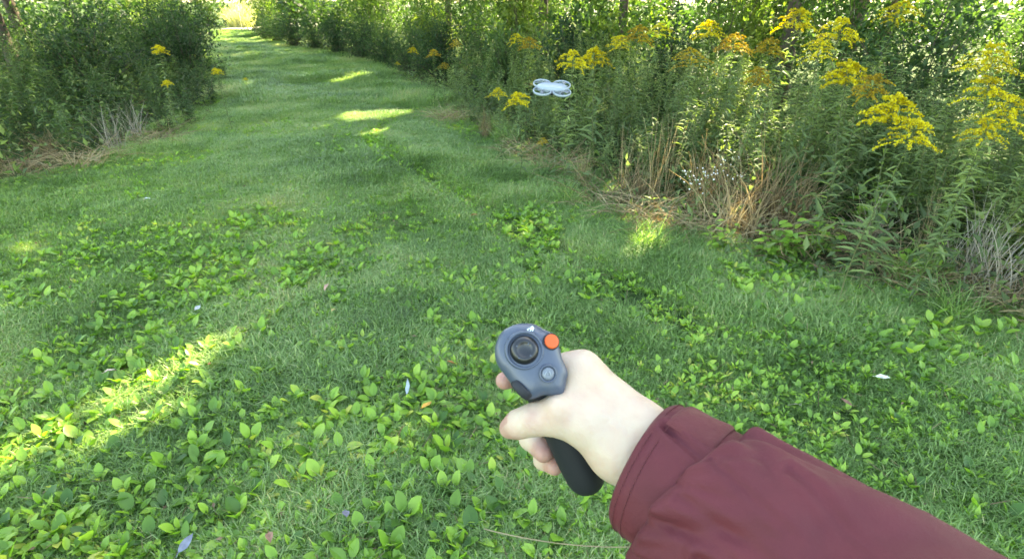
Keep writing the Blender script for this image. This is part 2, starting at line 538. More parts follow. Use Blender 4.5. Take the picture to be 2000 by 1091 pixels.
def plume(mb_f, mb_s, tip, direction, size, r, n_br=22):
    d = unit(np.array(direction))
    for i in range(n_br):
        t = i / (n_br - 1)
        root = tip - d * size * (0.62 * (1 - t))
        L_ = size * (0.72 * (1 - t) ** 0.6 + 0.2) * r.uniform(0.7, 1.2)
        a = i * 2.4 + r.uniform(-0.5, 0.5)
        out = unit(np.array([math.cos(a), math.sin(a), r.uniform(0.2, 0.7)]))
        s = np.linspace(0, 1, 7)
        pts = root + out * (s * L_)[:, None] + np.array([0, 0, -1.0]) * (s ** 2 * L_ * 0.5)[:, None]
        mb_s.tube(pts, 0.0012, 3, 0.7, cap=False)
        n = 56
        u = r.uniform(0.12, 1.0, n)
        P = np.stack([np.interp(u, s, pts[:, j]) for j in range(3)], 1) + r.normal(0, 0.0033, (n, 3)) + np.array([0, 0, 0.003])
        B = basis(r.normal(0, 1, (n, 3)), r.normal(0, 1, (n, 3)))
        mb_f.scatter(L_FLORET, B, P, r.uniform(0.0045, 0.0085, n), np.clip(r.normal(0.5, 0.25, n), 0, 1))


TOPS = {}


def make_goldenrod(seed, h, psize, faded=False, heads=1):
    r = np.random.default_rng(seed)
    o = empty('goldenrod')
    s, l = MB(), MB()
    for k in range(heads):
        f = MB()
        b = np.array([r.normal(0, 0.07), r.normal(0, 0.07), 0]) if k else np.zeros(3)
        hh = h * (1 if k == 0 else r.uniform(0.82, 0.98))
        pts = goldenrod_stem(s, l, b, hh, r, 0.1, 0.1, int(60 * h), 0.15)
        plume(f, s, pts[-1] + np.array([0, 0, 0.01]), pts[-1] - pts[-2] + np.array([0.02, 0, 0.1]), psize * r.uniform(0.85, 1.1), r)
        if k == 0:
            TOPS[o.name] = pts[-1] - np.array([0, 0, 0.25 * psize])
        f.build('flower_plume', M_FADED if faded else M_FLORET, o)['kind'] = 'stuff'
    s.build('stem', M_STEM, o)
    l.build('foliage', M_GOLDLEAF, o)['kind'] = 'stuff'
    return o, h


def make_weed(seed, h, n_stem, leaf_len, n_leaf, template=L_LANCE, mat=M_GOLDLEAF, name='leafy_weed', lean=0.2):
    r = np.random.default_rng(seed)
    o = empty(name)
    s, l = MB(), MB()
    for k in range(n_stem):
        goldenrod_stem(s, l, np.array([r.normal(0, 0.09), r.normal(0, 0.09), -0.02]), h * r.uniform(0.75, 1.05), r, lean, leaf_len, n_leaf, 0.06, template)
    s.build('stem', M_STEM, o)
    l.build('foliage', mat, o)['kind'] = 'stuff'
    return o, h


def make_shrub(seed, rad, h, n, leaf, mat, name='shrub', template=L_SMALL):
    r = np.random.default_rng(seed)
    o = empty(name)
    s, l = MB(), MB()
    tips = []
    for k in range(26):
        az, q = r.uniform(0, 6.28), math.sqrt(r.uniform(0, 1))
        tip = np.array([math.cos(az) * rad * q, math.sin(az) * rad * q, h * (1 - 0.5 * q * q) * r.uniform(0.45, 1.05)])
        mid = tip * np.array([0.45, 0.45, 0.55])
        s.tube([np.array([tip[0] * .08, tip[1] * .08, -0.03]), mid, tip], [0.012, 0.008, 0.003], 4)
        for u in np.linspace(0.15, 1, 9):
            p = (mid * (u / 0.5) if u < 0.5 else mid + (tip - mid) * (u - 0.5) / 0.5)
            tips.append(p)
    tips = np.array(tips)
    w = (tips[:, 2] / h + 0.25)
    P = tips[r.choice(len(tips), n, p=w / w.sum())] + r.normal(0, rad * 0.13, (n, 3))
    P[:, 2] = np.abs(P[:, 2])
    D = unit(r.normal(0, 1, (n, 3)) + 0.7 * unit(P) + np.array([0, 0, -0.1]))
    B = basis(D, unit(r.normal(0, 0.5, (n, 3)) + np.array([0, 0, 1.0])))
    l.scatter(template, B, P, leaf * r.uniform(0.7, 1.3, n), np.clip(r.normal(0.45, 0.2, n), 0, 1))
    s.build('branch', M_BARK, o)['kind'] = 'stuff'
    l.build('foliage', mat, o)['kind'] = 'stuff'
    return o, h


def make_dry(seed, h, n, spread, mat, name='dry_grass_clump', droop=0.5, wid=0.0035):
    r = np.random.default_rng(seed)
    mb = MB()
    for k in range(n):
        az = r.uniform(0, 6.28)
        b = np.array([r.normal(0, spread * 0.3), r.normal(0, spread * 0.3), -0.01])
        L_ = h * r.uniform(0.45, 1.1)
        out = np.array([math.cos(az), math.sin(az), 0]) * spread * r.uniform(0.2, 1.2)
        s = np.linspace(0, 1, 5)
        pts = b + out * (s ** 1.6)[:, None] + np.c_[0 * s, 0 * s, L_ * (s - droop * r.uniform(0, 1) * s ** 3)]
        w = wid * (1 - 0.8 * s) * r.uniform(0.6, 1.3)
        side = unit(np.cross(pts[-1] - pts[0], r.normal(0, 1, 3)))
        V = np.concatenate([pts - side * w[:, None], pts + side * w[:, None]])
        F = []
        for i in range(4):
            F += [(i, i + 5, i + 6), (i, i + 6, i + 1)]
        mb.add(V, F, np.clip(r.normal(0.5, 0.22), 0, 1))
    o = mb.build(name, mat)
    return o, h


protos = {}


def proto(key, made):
    o, h = made
    protos[key] = dict(o=o, h=h, name=o.name, used=False, kids=kid_map(o))


def place(key, x, y, height_m=None, label=None, cat=None, group=None, rz=None, scale=None, tilt=None):
    p = protos[key]
    o = p['o'] if not p['used'] else copy_tree(p['o'], p['kids'])
    p['used'] = True
    o.location = (float(x), float(y), float(height(x, y)))
    o.rotation_euler = (0, 0, random.uniform(0, 6.28) if rz is None else rz)
    if tilt:
        o.rotation_euler = (tilt[0], tilt[1], o.rotation_euler[2])
    s = scale if scale is not None else (height_m / p['h'] if height_m else random.uniform(0.9, 1.1))
    o.scale = (s, s, s)
    for k in ('label', 'category', 'group'):
        if k in o:
            del o[k]
    return tag(o, label, cat, group)


for i, (h, ps) in enumerate([(0.7, 0.16), (1.0, 0.19), (1.25, 0.22), (1.45, 0.24)]):
    proto(('gold', i), make_goldenrod(20 + i, h, ps))
for i, (h, ps) in enumerate([(1.1, 0.22), (1.4, 0.24)]):
    proto(('fade', i), make_goldenrod(30 + i, h, ps, True))
proto(('gold', 5), make_goldenrod(42, 0.95, 0.12))
proto(('gold', 4), make_goldenrod(41, 1.3, 0.23, heads=3))
for i, h in enumerate([0.55, 0.8, 1.05, 1.25]):
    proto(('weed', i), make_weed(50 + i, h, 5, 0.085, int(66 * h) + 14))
def make_herb(seed, h):
    r = np.random.default_rng(seed)
    o = empty('broadleaf_weed')
    for k in range(4):
        s = MB()
        az = k * 1.6 + r.uniform(-.4, .4)
        ks = np.linspace(0, 1, 5)
        pts = np.c_[0.02 * np.cos(az) + 0.13 * ks ** 1.5 * np.cos(az), 0.02 * np.sin(az) + 0.13 * ks ** 1.5 * np.sin(az), ks * h * r.uniform(.7, 1.05) - .01]
        s.tube(pts, 0.003 - .0015 * ks, 5, 0.5)
        s.build('stem', M_STEM, o)
        for j in range(9):
            t_ = 0.2 + 0.8 * j / 8
            q = np.array([np.interp(t_, ks, pts[:, c_]) for c_ in range(3)])
            a_, el = j * 2.4 + az, r.uniform(-.1, .6)
            D = np.array([[math.cos(a_) * math.cos(el), math.sin(a_) * math.cos(el), math.sin(el)]])
            lf = MB().scatter(leaf_template(.55, (0.1, 0.32, 0.58, 0.82), (0.55, 1, .85, .45), .12, .3, .006), basis(D, np.array([0, 0, 1.]) + r.normal(0, .2, (1, 3))), q[None] + D * .012,
                              np.array([0.105 * (1.15 - .5 * t_) * r.uniform(.8, 1.2)]), np.array([float(np.clip(r.normal(.6, .15), 0, 1))]))
            lf.build('leaf', M_PLANTAIN, o, smooth=True)
    return o, h


for i in range(2):
    proto(('herb', i), make_herb(60 + i, 0.34))
for i, (rad, h, n) in enumerate([(0.8, 1.35, 2600), (1.0, 1.7, 3400), (1.3, 2.3, 4200)]):
    proto(('shrub', i), make_shrub(70 + i, rad, h, n, 0.085, M_BUSHLEAF))
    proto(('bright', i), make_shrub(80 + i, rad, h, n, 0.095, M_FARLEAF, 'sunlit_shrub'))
proto(('dry', 0), make_dry(90, 0.5, 130, 0.28, M_DRY))
proto(('dry', 1), make_dry(91, 0.75, 90, 0.22, M_DRY, droop=0.3))
proto(('dry', 2), make_dry(92, 0.28, 150, 0.42, M_DRY, droop=0.9))
proto(('grey', 0), make_dry(93, 0.62, 46, 0.24, M_GREYDRY, 'dead_stem_clump', 0.1, 0.004))
M_GLARE_REED = foliage_mat('pale_reed', [(0.0, (0.45, 0.4, 0.26)), (1.0, (0.75, 0.7, 0.5))], 0.4, 0.6, 0.3)  # near white colour for reeds added to give the glare at the path end
proto(('reed', 0), make_dry(96, 1.5, 420, 0.75, M_GLARE_REED, 'glare_reeds', 0.25, 0.018))
proto(('tallg', 0), make_dry(94, 1.05, 26, 0.2, M_DRY, 'dry_grass_stalks', 0.12, 0.003))
proto(('green', 0), make_dry(95, 0.34, 170, 0.25, M_GRASS, 'grass_tussock', 0.6, 0.004))

# goldenrods whose plume the photograph shows: pixel of the plume's middle, distance ahead, form, label
KEY = [
    (1930, 118, 3.15, ('gold', 4), 'largest goldenrod with several yellow plumes at the upper right edge'),
    (1785, 262, 2.75, ('gold', 1), 'goldenrod with a spreading yellow plume left of the lowest right plume'),
    (1925, 258, 2.7, ('gold', 2), 'goldenrod with a dense yellow plume beneath the largest plumes at the right edge'),
    (1742, 222, 3.0, ('gold', 0), 'small thin goldenrod plume just above the spreading yellow one'),
    (1600, 98, 4.1, ('gold', 3), 'goldenrod with an orange yellow plume at the top of the hedge right of centre'),
    (1640, 60, 4.8, ('gold', 1), 'small goldenrod behind the orange yellow plume, slightly higher'),
    (1432, 88, 5.0, ('fade', 0), 'goldenrod with a small orange plume high in the hedge'),
    (1347, 112, 4.7, ('fade', 1), 'goldenrod with an ochre drooping plume to the right of the drone'),
    (1500, 95, 5.2, ('fade', 0), 'ochre goldenrod between the two orange plumes'),
    (1118, 120, 5.0, ('gold', 1), 'goldenrod with a curved yellow plume above right of the drone'),
    (1160, 105, 5.6, ('gold', 0), 'short goldenrod plume just right of the curved one above the drone'),
    (972, 182, 5.6, ('gold', 2), 'goldenrod with a bright yellow plume left of the drone'),
    (1012, 196, 5.2, ('gold', 0), 'low dull yellow goldenrod directly beside the drone on its left'),
    (1060, 278, 4.9, ('fade', 0), 'lowest goldenrod leaning out below the drone over matted grass'),
    (868, 128, 8.6, ('fade', 1), 'tall browned goldenrod standing where the path narrows'),
    (890, 85, 9.4, ('fade', 1), 'ochre goldenrod rising behind the browned one by the path'),
    (848, 105, 9.0, ('fade', 0), 'faded goldenrod leaning left of the browned one by the path'),
    (1008, 78, 7.4, ('gold', 3), 'goldenrod with an amber plume behind and above the drone'),
    (1035, 88, 7.0, ('fade', 0), 'fading goldenrod right of the amber plume behind the drone'),
    (778, 142, 12.0, ('gold', 1), 'small goldenrod at the grass edge where the path bends'),
    (806, 100, 11.4, ('gold', 0), 'small goldenrod above the one at the path bend'),
    (1245, 70, 5.8, ('fade', 0), 'dull yellow goldenrod at the hedge top above the drone'),
    (1210, 85, 6.2, ('gold', 2), 'greenish yellow goldenrod behind the dull one at the hedge top'),
    (1290, 60, 6.4, ('gold', 3), 'yellow goldenrod at the hedge top among sunlit leaves'),
    (1760, 25, 4.6, ('gold', 3), 'goldenrod at the very top of the hedge near the right'),
    (1660, 120, 4.0, ('gold', 0), 'little goldenrod tuft low beside the orange yellow plume'),
    (1480, 155, 4.2, ('fade', 0), 'brown spent goldenrod in the middle of the hedge'),
    (1700, 175, 3.4, ('fade', 0), 'brown spent goldenrod above the spreading yellow plume'),
    (1560, 40, 5.6, ('gold', 1), 'goldenrod half hidden in leaves at the hedge top'),
    (1385, 60, 6.2, ('gold', 1), 'pale goldenrod in the bright leaves at the hedge top'),
    (422, 140, 7.6, ('gold', 5), 'goldenrod with a starry yellow plume on the left bank by the path'),
    (326, 163, 7.0, ('gold', 5), 'small goldenrod left of the starry one on the left bank'),
    (310, 98, 7.4, ('gold', 5), 'goldenrod with a thin plume higher up the left bank'),
    (480, 155, 9.4, ('gold', 5), 'farthest little goldenrod at the left path edge'),
]
for (px, py, Yd, key, lab) in KEY:
    p = at_range(px, py, Yd)
    z = max(0.3, p[2] - height(p[0], p[1]))
    top = TOPS[protos[key]['name']]
    sc_ = float(np.clip(z / top[2], 0.45, 1.7))
    rz_ = random.uniform(0, 6.28)
    ox, oy = (math.cos(rz_) * top[0] - math.sin(rz_) * top[1]) * sc_, (math.sin(rz_) * top[0] + math.cos(rz_) * top[1]) * sc_
    place(key, p[0] - ox, p[1] - oy, None, lab, 'goldenrod', 'goldenrods in flower along the path', rz=rz_, scale=sc_)

# dry clumps: pixel of the foot, form, height, label
DRY = [
    (1475, 430, ('dry', 0), 0.78, 'straw coloured dry grass clump standing out of the middle of the hedge foot'),
    (1430, 455, ('dry', 0), 0.6, 'brown matted dry grass under the straw coloured clump'),
    (1510, 465, ('dry', 2), 0.36, 'dark brown dry tangle right of the straw coloured clump'),
    (1270, 405, ('tallg', 0), 0.95, 'tall pale dry stalks rising left of the straw coloured clump'),
    (1215, 380, ('tallg', 0), 0.75, 'thin tan stalks at the left end of the pale ones'),
    (1345, 425, ('tallg', 0), 0.6, 'short tan stalks between the pale stalks and the straw clump'),
    (1905, 560, ('grey', 0), 0.62, 'grey dead stems fanning upward at the right edge'),
    (1860, 545, ('grey', 0), 0.4, 'short grey dead stems left of the fanning ones'),
    (1960, 590, ('dry', 2), 0.3, 'grey brown dry tangle below the fanning dead stems'),
    (950, 268, ('dry', 1), 0.5, 'olive tan dry grass at the path edge below the bright plume'),
    (1010, 300, ('dry', 2), 0.3, 'flattened tan grass below the drone'),
    (1080, 330, ('dry', 2), 0.34, 'flattened brown grass right below the drone'),
    (1190, 400, ('dry', 2), 0.34, 'arching pale dry blades spilling onto the path'),
    (1700, 470, ('grey', 0), 0.4, 'pale bent twigs low in the hedge right of the straw clump'),
    (100, 300, ('dry', 0), 0.4, 'tan dry grass at the foot of the left bank'),
    (165, 322, ('dry', 2), 0.34, 'dry stems leaning out of the left bank'),
    (230, 300, ('grey', 0), 0.55, 'thin grey dead stems on the left bank'),
    (300, 285, ('dry', 2), 0.32, 'brown dry blades at the left path edge'),
    (40, 330, ('dry', 2), 0.3, 'dull brown grass at the left frame edge'),
    (270, 270, ('grey', 0), 0.5, 'bent grey stalks in the shade of the left bank'),
    (1520, 445, ('dry', 0), 0.6, 'tan dry grass standing just right of the straw coloured clump'),
    (1365, 415, ('dry', 1), 0.7, 'brown dry grass between the aster and the pale stalks'),
    (1240, 395, ('dry', 1), 0.55, 'tan grass thicket at the base of the tallest pale stalks'),
    (1930, 575, ('grey', 0), 0.55, 'second fan of grey dead stems at the right frame edge'),
    (1890, 590, ('dry', 2), 0.28, 'tan matted grass in front of the fanning dead stems'),
    (1760, 540, ('dry', 2), 0.3, 'olive brown dead blades behind the dark green tussock'),
    (1300, 390, ('tallg', 0), 0.85, 'leaning pale stalks just right of the tallest pale stalks'),
    (1250, 430, ('dry', 2), 0.34, 'brown flattened grass at the foot of the pale stalks'),
    (1325, 455, ('dry', 2), 0.32, 'rusty brown dead grass by the white aster'),
    (1560, 440, ('dry', 1), 0.5, 'thin brown dry grass right of the straw coloured clump'),
    (1390, 400, ('dry', 1), 0.6, 'olive tan dry grass behind the white aster'),
    (1640, 470, ('dry', 2), 0.34, 'dull brown litter grass behind the broadleaf weeds'),
    (1140, 360, ('dry', 1), 0.45, 'tan dry grass tuft at the hedge edge below the drone'),
    (1790, 505, ('tallg', 0), 0.6, 'bent grey tan stalks left of the fanning dead stems'),
    (880, 235, ('dry', 2), 0.3, 'pale dry blades where the right edge of the path narrows'),
]


RIGHT_MARKS = [(1905, 540, 'beside the fanning dead stems'), (1475, 430, 'around the straw coloured clump'), (1270, 400, 'by the tall pale stalks'), (1375, 440, 'by the white aster'),
               (1140, 365, 'under the drone'), (970, 270, 'below the bright plume left of the drone'), (860, 200, 'near the browned goldenrod'), (780, 150, 'at the path bend'),
               (1700, 470, 'under the spreading yellow plume'), (1600, 430, 'under the orange yellow plume'), (1960, 470, 'under the largest goldenrod'), (1790, 540, 'behind the broadleaf weeds at right')]
LEFT_MARKS = [(60, 320, 'behind the tan dry grass'), (230, 300, 'by the grey dead stems'), (330, 285, 'at the corner of the mown path'), (410, 230, 'around the starry goldenrod'),
              (440, 160, 'near the dark path edge bush'), (20, 250, 'at the left frame edge')]


def near_label(base, x, y, marks, z=0.0):
    q = min(marks, key=lambda m_: (ground_pt(m_[0], m_[1])[0] - x) ** 2 + (ground_pt(m_[0], m_[1])[1] - y) ** 2)
    return base + ' ' + q[2]


def blocks_dry(x, y):
    for (px, py, key, hh, lab) in DRY:
        q = ground_pt(px, py)
        rad_ = 0.3 if key[0] in ('dry', 'grey') else 0.22
        if math.hypot(x - q[0], y - q[1]) < rad_:
            return True
        u = np.array([-q[0], -q[1]]) / math.hypot(q[0], q[1])
        v = np.array([x - q[0], y - q[1]])
        if 0 < v @ u < 1.3 and abs(v[0] * u[1] - v[1] * u[0]) < rad_ * 0.8:
            return True
    return False


# leafy stalks filling both banks
for i, h in enumerate([0.55, 0.8, 1.05, 1.25]):
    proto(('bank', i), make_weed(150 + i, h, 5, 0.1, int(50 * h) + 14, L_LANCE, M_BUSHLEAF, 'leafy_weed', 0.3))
cnt = 0
rr = np.random.default_rng(11)
weed_lab = {0: ('low leafy weed at the right hedge foot', 'low weeds at the foot of the right hedge'),
            1: ('leafy flowerless stalks in the right hedge', 'flowerless stalks of the right hedge'),
            2: ('leafy dark green stalks on the left bank', 'leafy stalks of the left bank')}
pts_used = []
tries = 0
while cnt < 300 and tries < 20000:
    tries += 1
    y = 2.2 + 9.5 * rr.uniform() ** 1.5
    dpt = rr.uniform(0.12, 3.4)
    x = edge_r(y) + dpt
    depth = y * CP + 0.8 * SP
    if abs(x) > 1.02 * depth + 0.5:
        continue
    mind = 0.21 + 0.02 * y
    if any((x - a_) ** 2 + (y - b_) ** 2 < mind ** 2 for a_, b_ in pts_used):
        continue
    if blocks_dry(x, y):
        continue
    pts_used.append((x, y))
    hh = 0.24 + 0.47 * min(dpt, 2.1) + rr.normal(0, 0.1)
    k = int(np.argmin([abs(hh - q) for q in (0.55, 0.8, 1.05, 1.25)]))
    lab = weed_lab[0] if dpt < 0.7 else weed_lab[1]
    place(('weed', k), x, y, max(0.2, hh), near_label(lab[0], x, y, RIGHT_MARKS), 'weed', lab[1])
    cnt += 1
cnt = 0
tries = 0
while cnt < 130 and tries < 20000:
    tries += 1
    y = 4.4 + 9 * rr.uniform() ** 1.4
    dpt = rr.uniform(0.1, 3.6)
    x = edge_l(y) - dpt
    if abs(x) > 1.0 * (y * CP + 0.8 * SP) + 0.5:
        continue
    if any((x - a_) ** 2 + (y - b_) ** 2 < (0.24 + 0.02 * y) ** 2 for a_, b_ in pts_used):
        continue
    if blocks_dry(x, y):
        continue
    pts_used.append((x, y))
    hh = 0.35 + 0.36 * min(dpt, 2.2) + rr.normal(0, 0.08)
    k = int(np.argmin([abs(hh - q) for q in (0.55, 0.8, 1.05, 1.25)]))
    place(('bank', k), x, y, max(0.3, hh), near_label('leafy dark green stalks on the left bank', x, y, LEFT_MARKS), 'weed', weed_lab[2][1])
    cnt += 1

# shrubs: beyond the tall weeds and along the far path
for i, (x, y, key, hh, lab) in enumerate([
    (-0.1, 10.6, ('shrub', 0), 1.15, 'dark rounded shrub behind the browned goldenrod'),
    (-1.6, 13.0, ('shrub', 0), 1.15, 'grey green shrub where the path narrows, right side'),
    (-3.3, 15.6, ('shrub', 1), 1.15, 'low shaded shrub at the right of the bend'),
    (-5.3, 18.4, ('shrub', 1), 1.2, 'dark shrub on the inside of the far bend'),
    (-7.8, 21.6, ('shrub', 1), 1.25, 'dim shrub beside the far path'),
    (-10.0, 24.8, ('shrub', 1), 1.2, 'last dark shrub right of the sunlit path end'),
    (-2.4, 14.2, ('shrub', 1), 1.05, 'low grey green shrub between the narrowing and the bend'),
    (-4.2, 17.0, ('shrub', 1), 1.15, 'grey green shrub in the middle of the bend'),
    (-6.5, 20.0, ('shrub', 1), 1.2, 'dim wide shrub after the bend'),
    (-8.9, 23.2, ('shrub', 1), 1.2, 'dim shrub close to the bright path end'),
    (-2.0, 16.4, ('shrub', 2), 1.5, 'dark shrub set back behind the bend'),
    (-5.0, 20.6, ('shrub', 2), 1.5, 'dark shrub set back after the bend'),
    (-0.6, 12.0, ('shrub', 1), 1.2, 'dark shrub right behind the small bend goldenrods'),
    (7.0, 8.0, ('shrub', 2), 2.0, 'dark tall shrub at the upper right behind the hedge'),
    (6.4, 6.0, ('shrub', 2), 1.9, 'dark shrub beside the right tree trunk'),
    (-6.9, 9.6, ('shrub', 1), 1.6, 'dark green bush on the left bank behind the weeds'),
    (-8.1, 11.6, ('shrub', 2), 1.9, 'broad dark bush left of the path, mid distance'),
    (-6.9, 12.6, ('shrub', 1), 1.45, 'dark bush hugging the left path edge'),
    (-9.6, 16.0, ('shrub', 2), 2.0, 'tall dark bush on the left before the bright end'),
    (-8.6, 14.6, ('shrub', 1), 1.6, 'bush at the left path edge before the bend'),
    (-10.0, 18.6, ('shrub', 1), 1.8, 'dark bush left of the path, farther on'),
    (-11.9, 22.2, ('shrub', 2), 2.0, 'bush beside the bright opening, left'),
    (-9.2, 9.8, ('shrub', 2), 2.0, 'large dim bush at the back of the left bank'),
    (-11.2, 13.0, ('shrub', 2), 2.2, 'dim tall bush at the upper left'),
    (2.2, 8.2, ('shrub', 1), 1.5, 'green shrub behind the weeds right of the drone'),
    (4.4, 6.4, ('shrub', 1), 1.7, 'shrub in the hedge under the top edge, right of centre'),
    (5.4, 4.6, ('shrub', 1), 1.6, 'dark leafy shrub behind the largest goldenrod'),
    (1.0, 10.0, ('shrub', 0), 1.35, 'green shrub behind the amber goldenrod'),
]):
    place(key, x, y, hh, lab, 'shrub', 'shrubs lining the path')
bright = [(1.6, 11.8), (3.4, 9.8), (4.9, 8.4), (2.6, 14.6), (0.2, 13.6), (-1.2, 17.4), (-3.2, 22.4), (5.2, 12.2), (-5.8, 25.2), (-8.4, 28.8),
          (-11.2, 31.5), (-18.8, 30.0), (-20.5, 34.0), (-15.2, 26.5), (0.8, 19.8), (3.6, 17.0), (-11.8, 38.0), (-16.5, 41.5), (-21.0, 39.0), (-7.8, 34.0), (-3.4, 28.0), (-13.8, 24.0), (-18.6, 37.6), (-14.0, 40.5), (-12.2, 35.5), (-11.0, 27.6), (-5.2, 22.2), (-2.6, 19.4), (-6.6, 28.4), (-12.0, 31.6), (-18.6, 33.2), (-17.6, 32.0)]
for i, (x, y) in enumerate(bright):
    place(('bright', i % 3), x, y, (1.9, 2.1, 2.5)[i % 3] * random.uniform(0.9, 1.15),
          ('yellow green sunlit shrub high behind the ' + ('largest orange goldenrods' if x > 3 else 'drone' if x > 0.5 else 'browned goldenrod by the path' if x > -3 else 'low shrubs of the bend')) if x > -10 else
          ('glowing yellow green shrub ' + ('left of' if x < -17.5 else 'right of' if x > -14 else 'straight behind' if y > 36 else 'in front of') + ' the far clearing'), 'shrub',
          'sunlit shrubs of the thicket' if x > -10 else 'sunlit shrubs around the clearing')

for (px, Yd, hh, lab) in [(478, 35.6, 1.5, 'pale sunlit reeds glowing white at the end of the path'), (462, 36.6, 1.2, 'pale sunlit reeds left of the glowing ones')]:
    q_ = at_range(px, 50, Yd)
    place(('reed', 0), q_[0], q_[1], hh, lab, 'reeds', 'reeds added for the glare at the path end')


# the far wood: one leafy mass behind everything
r = np.random.default_rng(5)
far = MB()
n = 105000
azf = r.uniform(-1.1, 1.35, n)
dist = r.uniform(27, 46, n)
P = np.c_[np.sin(azf) * dist - 2, np.cos(azf) * dist + 2, r.uniform(0, 1, n) ** 1.3 * 4.2]
lump = np.sin(azf * 31) * np.sin(P[:, 2] * 2.2 + azf * 14) + 0.4 * np.sin(dist * 2)
keep = (lump > -0.55) & (np.hypot(P[:, 0] + 14.9, P[:, 1] - 34.5) > 3.0) & ((P[:, 1] > 37) | (P[:, 0] > edge_r(P[:, 1]) + 1.5) | (P[:, 0] < edge_l(P[:, 1]) - 1.5))
P = P[keep]
B = basis(r.normal(0, 1, (len(P), 3)), unit(r.normal(0, 1, (len(P), 3)) + np.array([0, 0, 0.8])))
far.scatter(L_TREE, B, P, r.uniform(0.16, 0.36, len(P)), np.clip(r.normal(0.5, 0.22, len(P)), 0, 1))
tag(far.build('far_woods', M_BUSHLEAF), 'darkened leafy wood closing the view behind the thicket', None, None, 'stuff')  # dark bush leaf colour stands in for shade over the far wood

# undergrowth between the stalks, one tangle
und = MB()
n = 26000
y = 2.2 + 20 * r.uniform(0, 1, n) ** 1.6
sidep = r.uniform(0, 1, n) < 0.68
dp = r.uniform(0.02, 4.2, n)
x = np.where(sidep, edge_r(y) + dp, edge_l(y) - dp)
P = np.c_[x, y, height(x, y) + r.uniform(0.0, 1, n) ** 1.4 * (0.1 + 0.3 * np.minimum(dp, 2.0))]
D = unit(r.normal(0, 1, (n, 3)) + np.array([0, 0, 0.3]))
und.scatter(L_SMALL, basis(D, unit(r.normal(0, .6, (n, 3)) + np.array([0, 0, 1]))), P, r.uniform(0.05, 0.11, n), np.clip(r.normal(0.35, 0.2, n), 0, 1), 0)
n = 9000
y = 2.2 + 14 * r.uniform(0, 1, n) ** 1.5
sidep = r.uniform(0, 1, n) < 0.65
dp = r.uniform(0.02, 3.0, n)
x = np.where(sidep, edge_r(y) + dp, edge_l(y) - dp)
P = np.c_[x, y, height(x, y) + r.uniform(0.0, 0.12, n)]
und.scatter(L_LANCE, basis(r.normal(0, 1, (n, 3)) * np.array([1, 1, .45]), unit(r.normal(0, .6, (n, 3)) + np.array([0, 0, 1]))), P, np.c_[r.uniform(.015, .05, n), r.uniform(.06, .22, n), np.full(n, .1)], np.clip(r.normal(0.4, 0.25, n), 0, 1), 1)
tag(und.build('undergrowth', [M_GOLDLEAF, M_LITTER]), 'tangled low leaves and dead litter under the tall weeds', None, None, 'stuff')

for (px, py, key, hh, lab) in DRY:
    p = ground_pt(px, py)
    place(key, p[0], p[1], hh, lab, 'dry grass' if key[0] != 'grey' else 'dead stems', 'dry clumps at the path edges')
for (px, py, hh, lab) in [(1265, 500, 0.3, 'sunlit yellow green grass tussock at the hedge foot'), (1110, 400, 0.26, 'green grass tussock on the path side of the flattened grass'),
                          (1780, 560, 0.34, 'dark green blade tussock beside the dead stems'), (1850, 620, 0.26, 'low green tussock below the dead stems'),
                          (985, 275, 0.3, 'grass tussock under the bright yellow plume')]:
    p = ground_pt(px, py)
    place(('green', 0), p[0], p[1], hh, lab, 'grass tussock', 'grass tussocks along the hedge foot')
for i, (px, py, hh, lab) in enumerate([(1545, 505, 0.34, 'light green broadleaf weed in front of the hedge, right of the straw clump'), (1600, 500, 0.3, 'broadleaf weed right of the largest light green one'),
                                       (1500, 515, 0.25, 'small broadleaf weed left of the largest light green one'), (1700, 445, 0.38, 'yellowish broadleaf weed within the hedge foot'),
                                       (1990, 520, 0.4, 'bluish broadleaf weed at the right frame edge'), (1400, 500, 0.24, 'broadleaf weed under the brown dry tangle'),
                                       (1790, 545, 0.3, 'broadleaf weed left of the fanning dead stems'), (1940, 400, 0.7, 'blue green leafy weed under the dense yellow plume')]):
    p = ground_pt(px, py)
    place(('herb', i % 2), p[0], p[1], hh, lab, 'weed', 'broadleaf weeds at the hedge foot')

# white aster in the hedge foot
def make_aster():
    r = np.random.default_rng(17)
    o = empty('aster')
    s, l, f = MB(), MB(), MB()
    for k in range(5):
        pts = goldenrod_stem(s, l, np.array([r.normal(0, .05), r.normal(0, .05), 0]), 0.5 * r.uniform(.8, 1.1), r, 0.4, 0.045, 40, 0.1)
        n = 16
        P = pts[-1] + r.normal(0, 0.06, (n, 3)) - np.array([0, 0, 0.05])
        f.scatter(L_FLORET, basis(r.normal(0, 1, (n, 3)), np.array([0, -0.5, 1]) + r.normal(0, .4, (n, 3))), P, r.uniform(0.008, 0.013, n), np.full(n, .5))
    s.build('stem', M_STEM, o); l.build('foliage', M_GOLDLEAF, o); f.build('flower_head', M_ASTER, o)
    return o, 0.5


proto('aster', make_aster())
p = ground_pt(1375, 440)
place('aster', p[0], p[1], 0.45, 'small white flowered aster left of the straw coloured clump', 'aster')

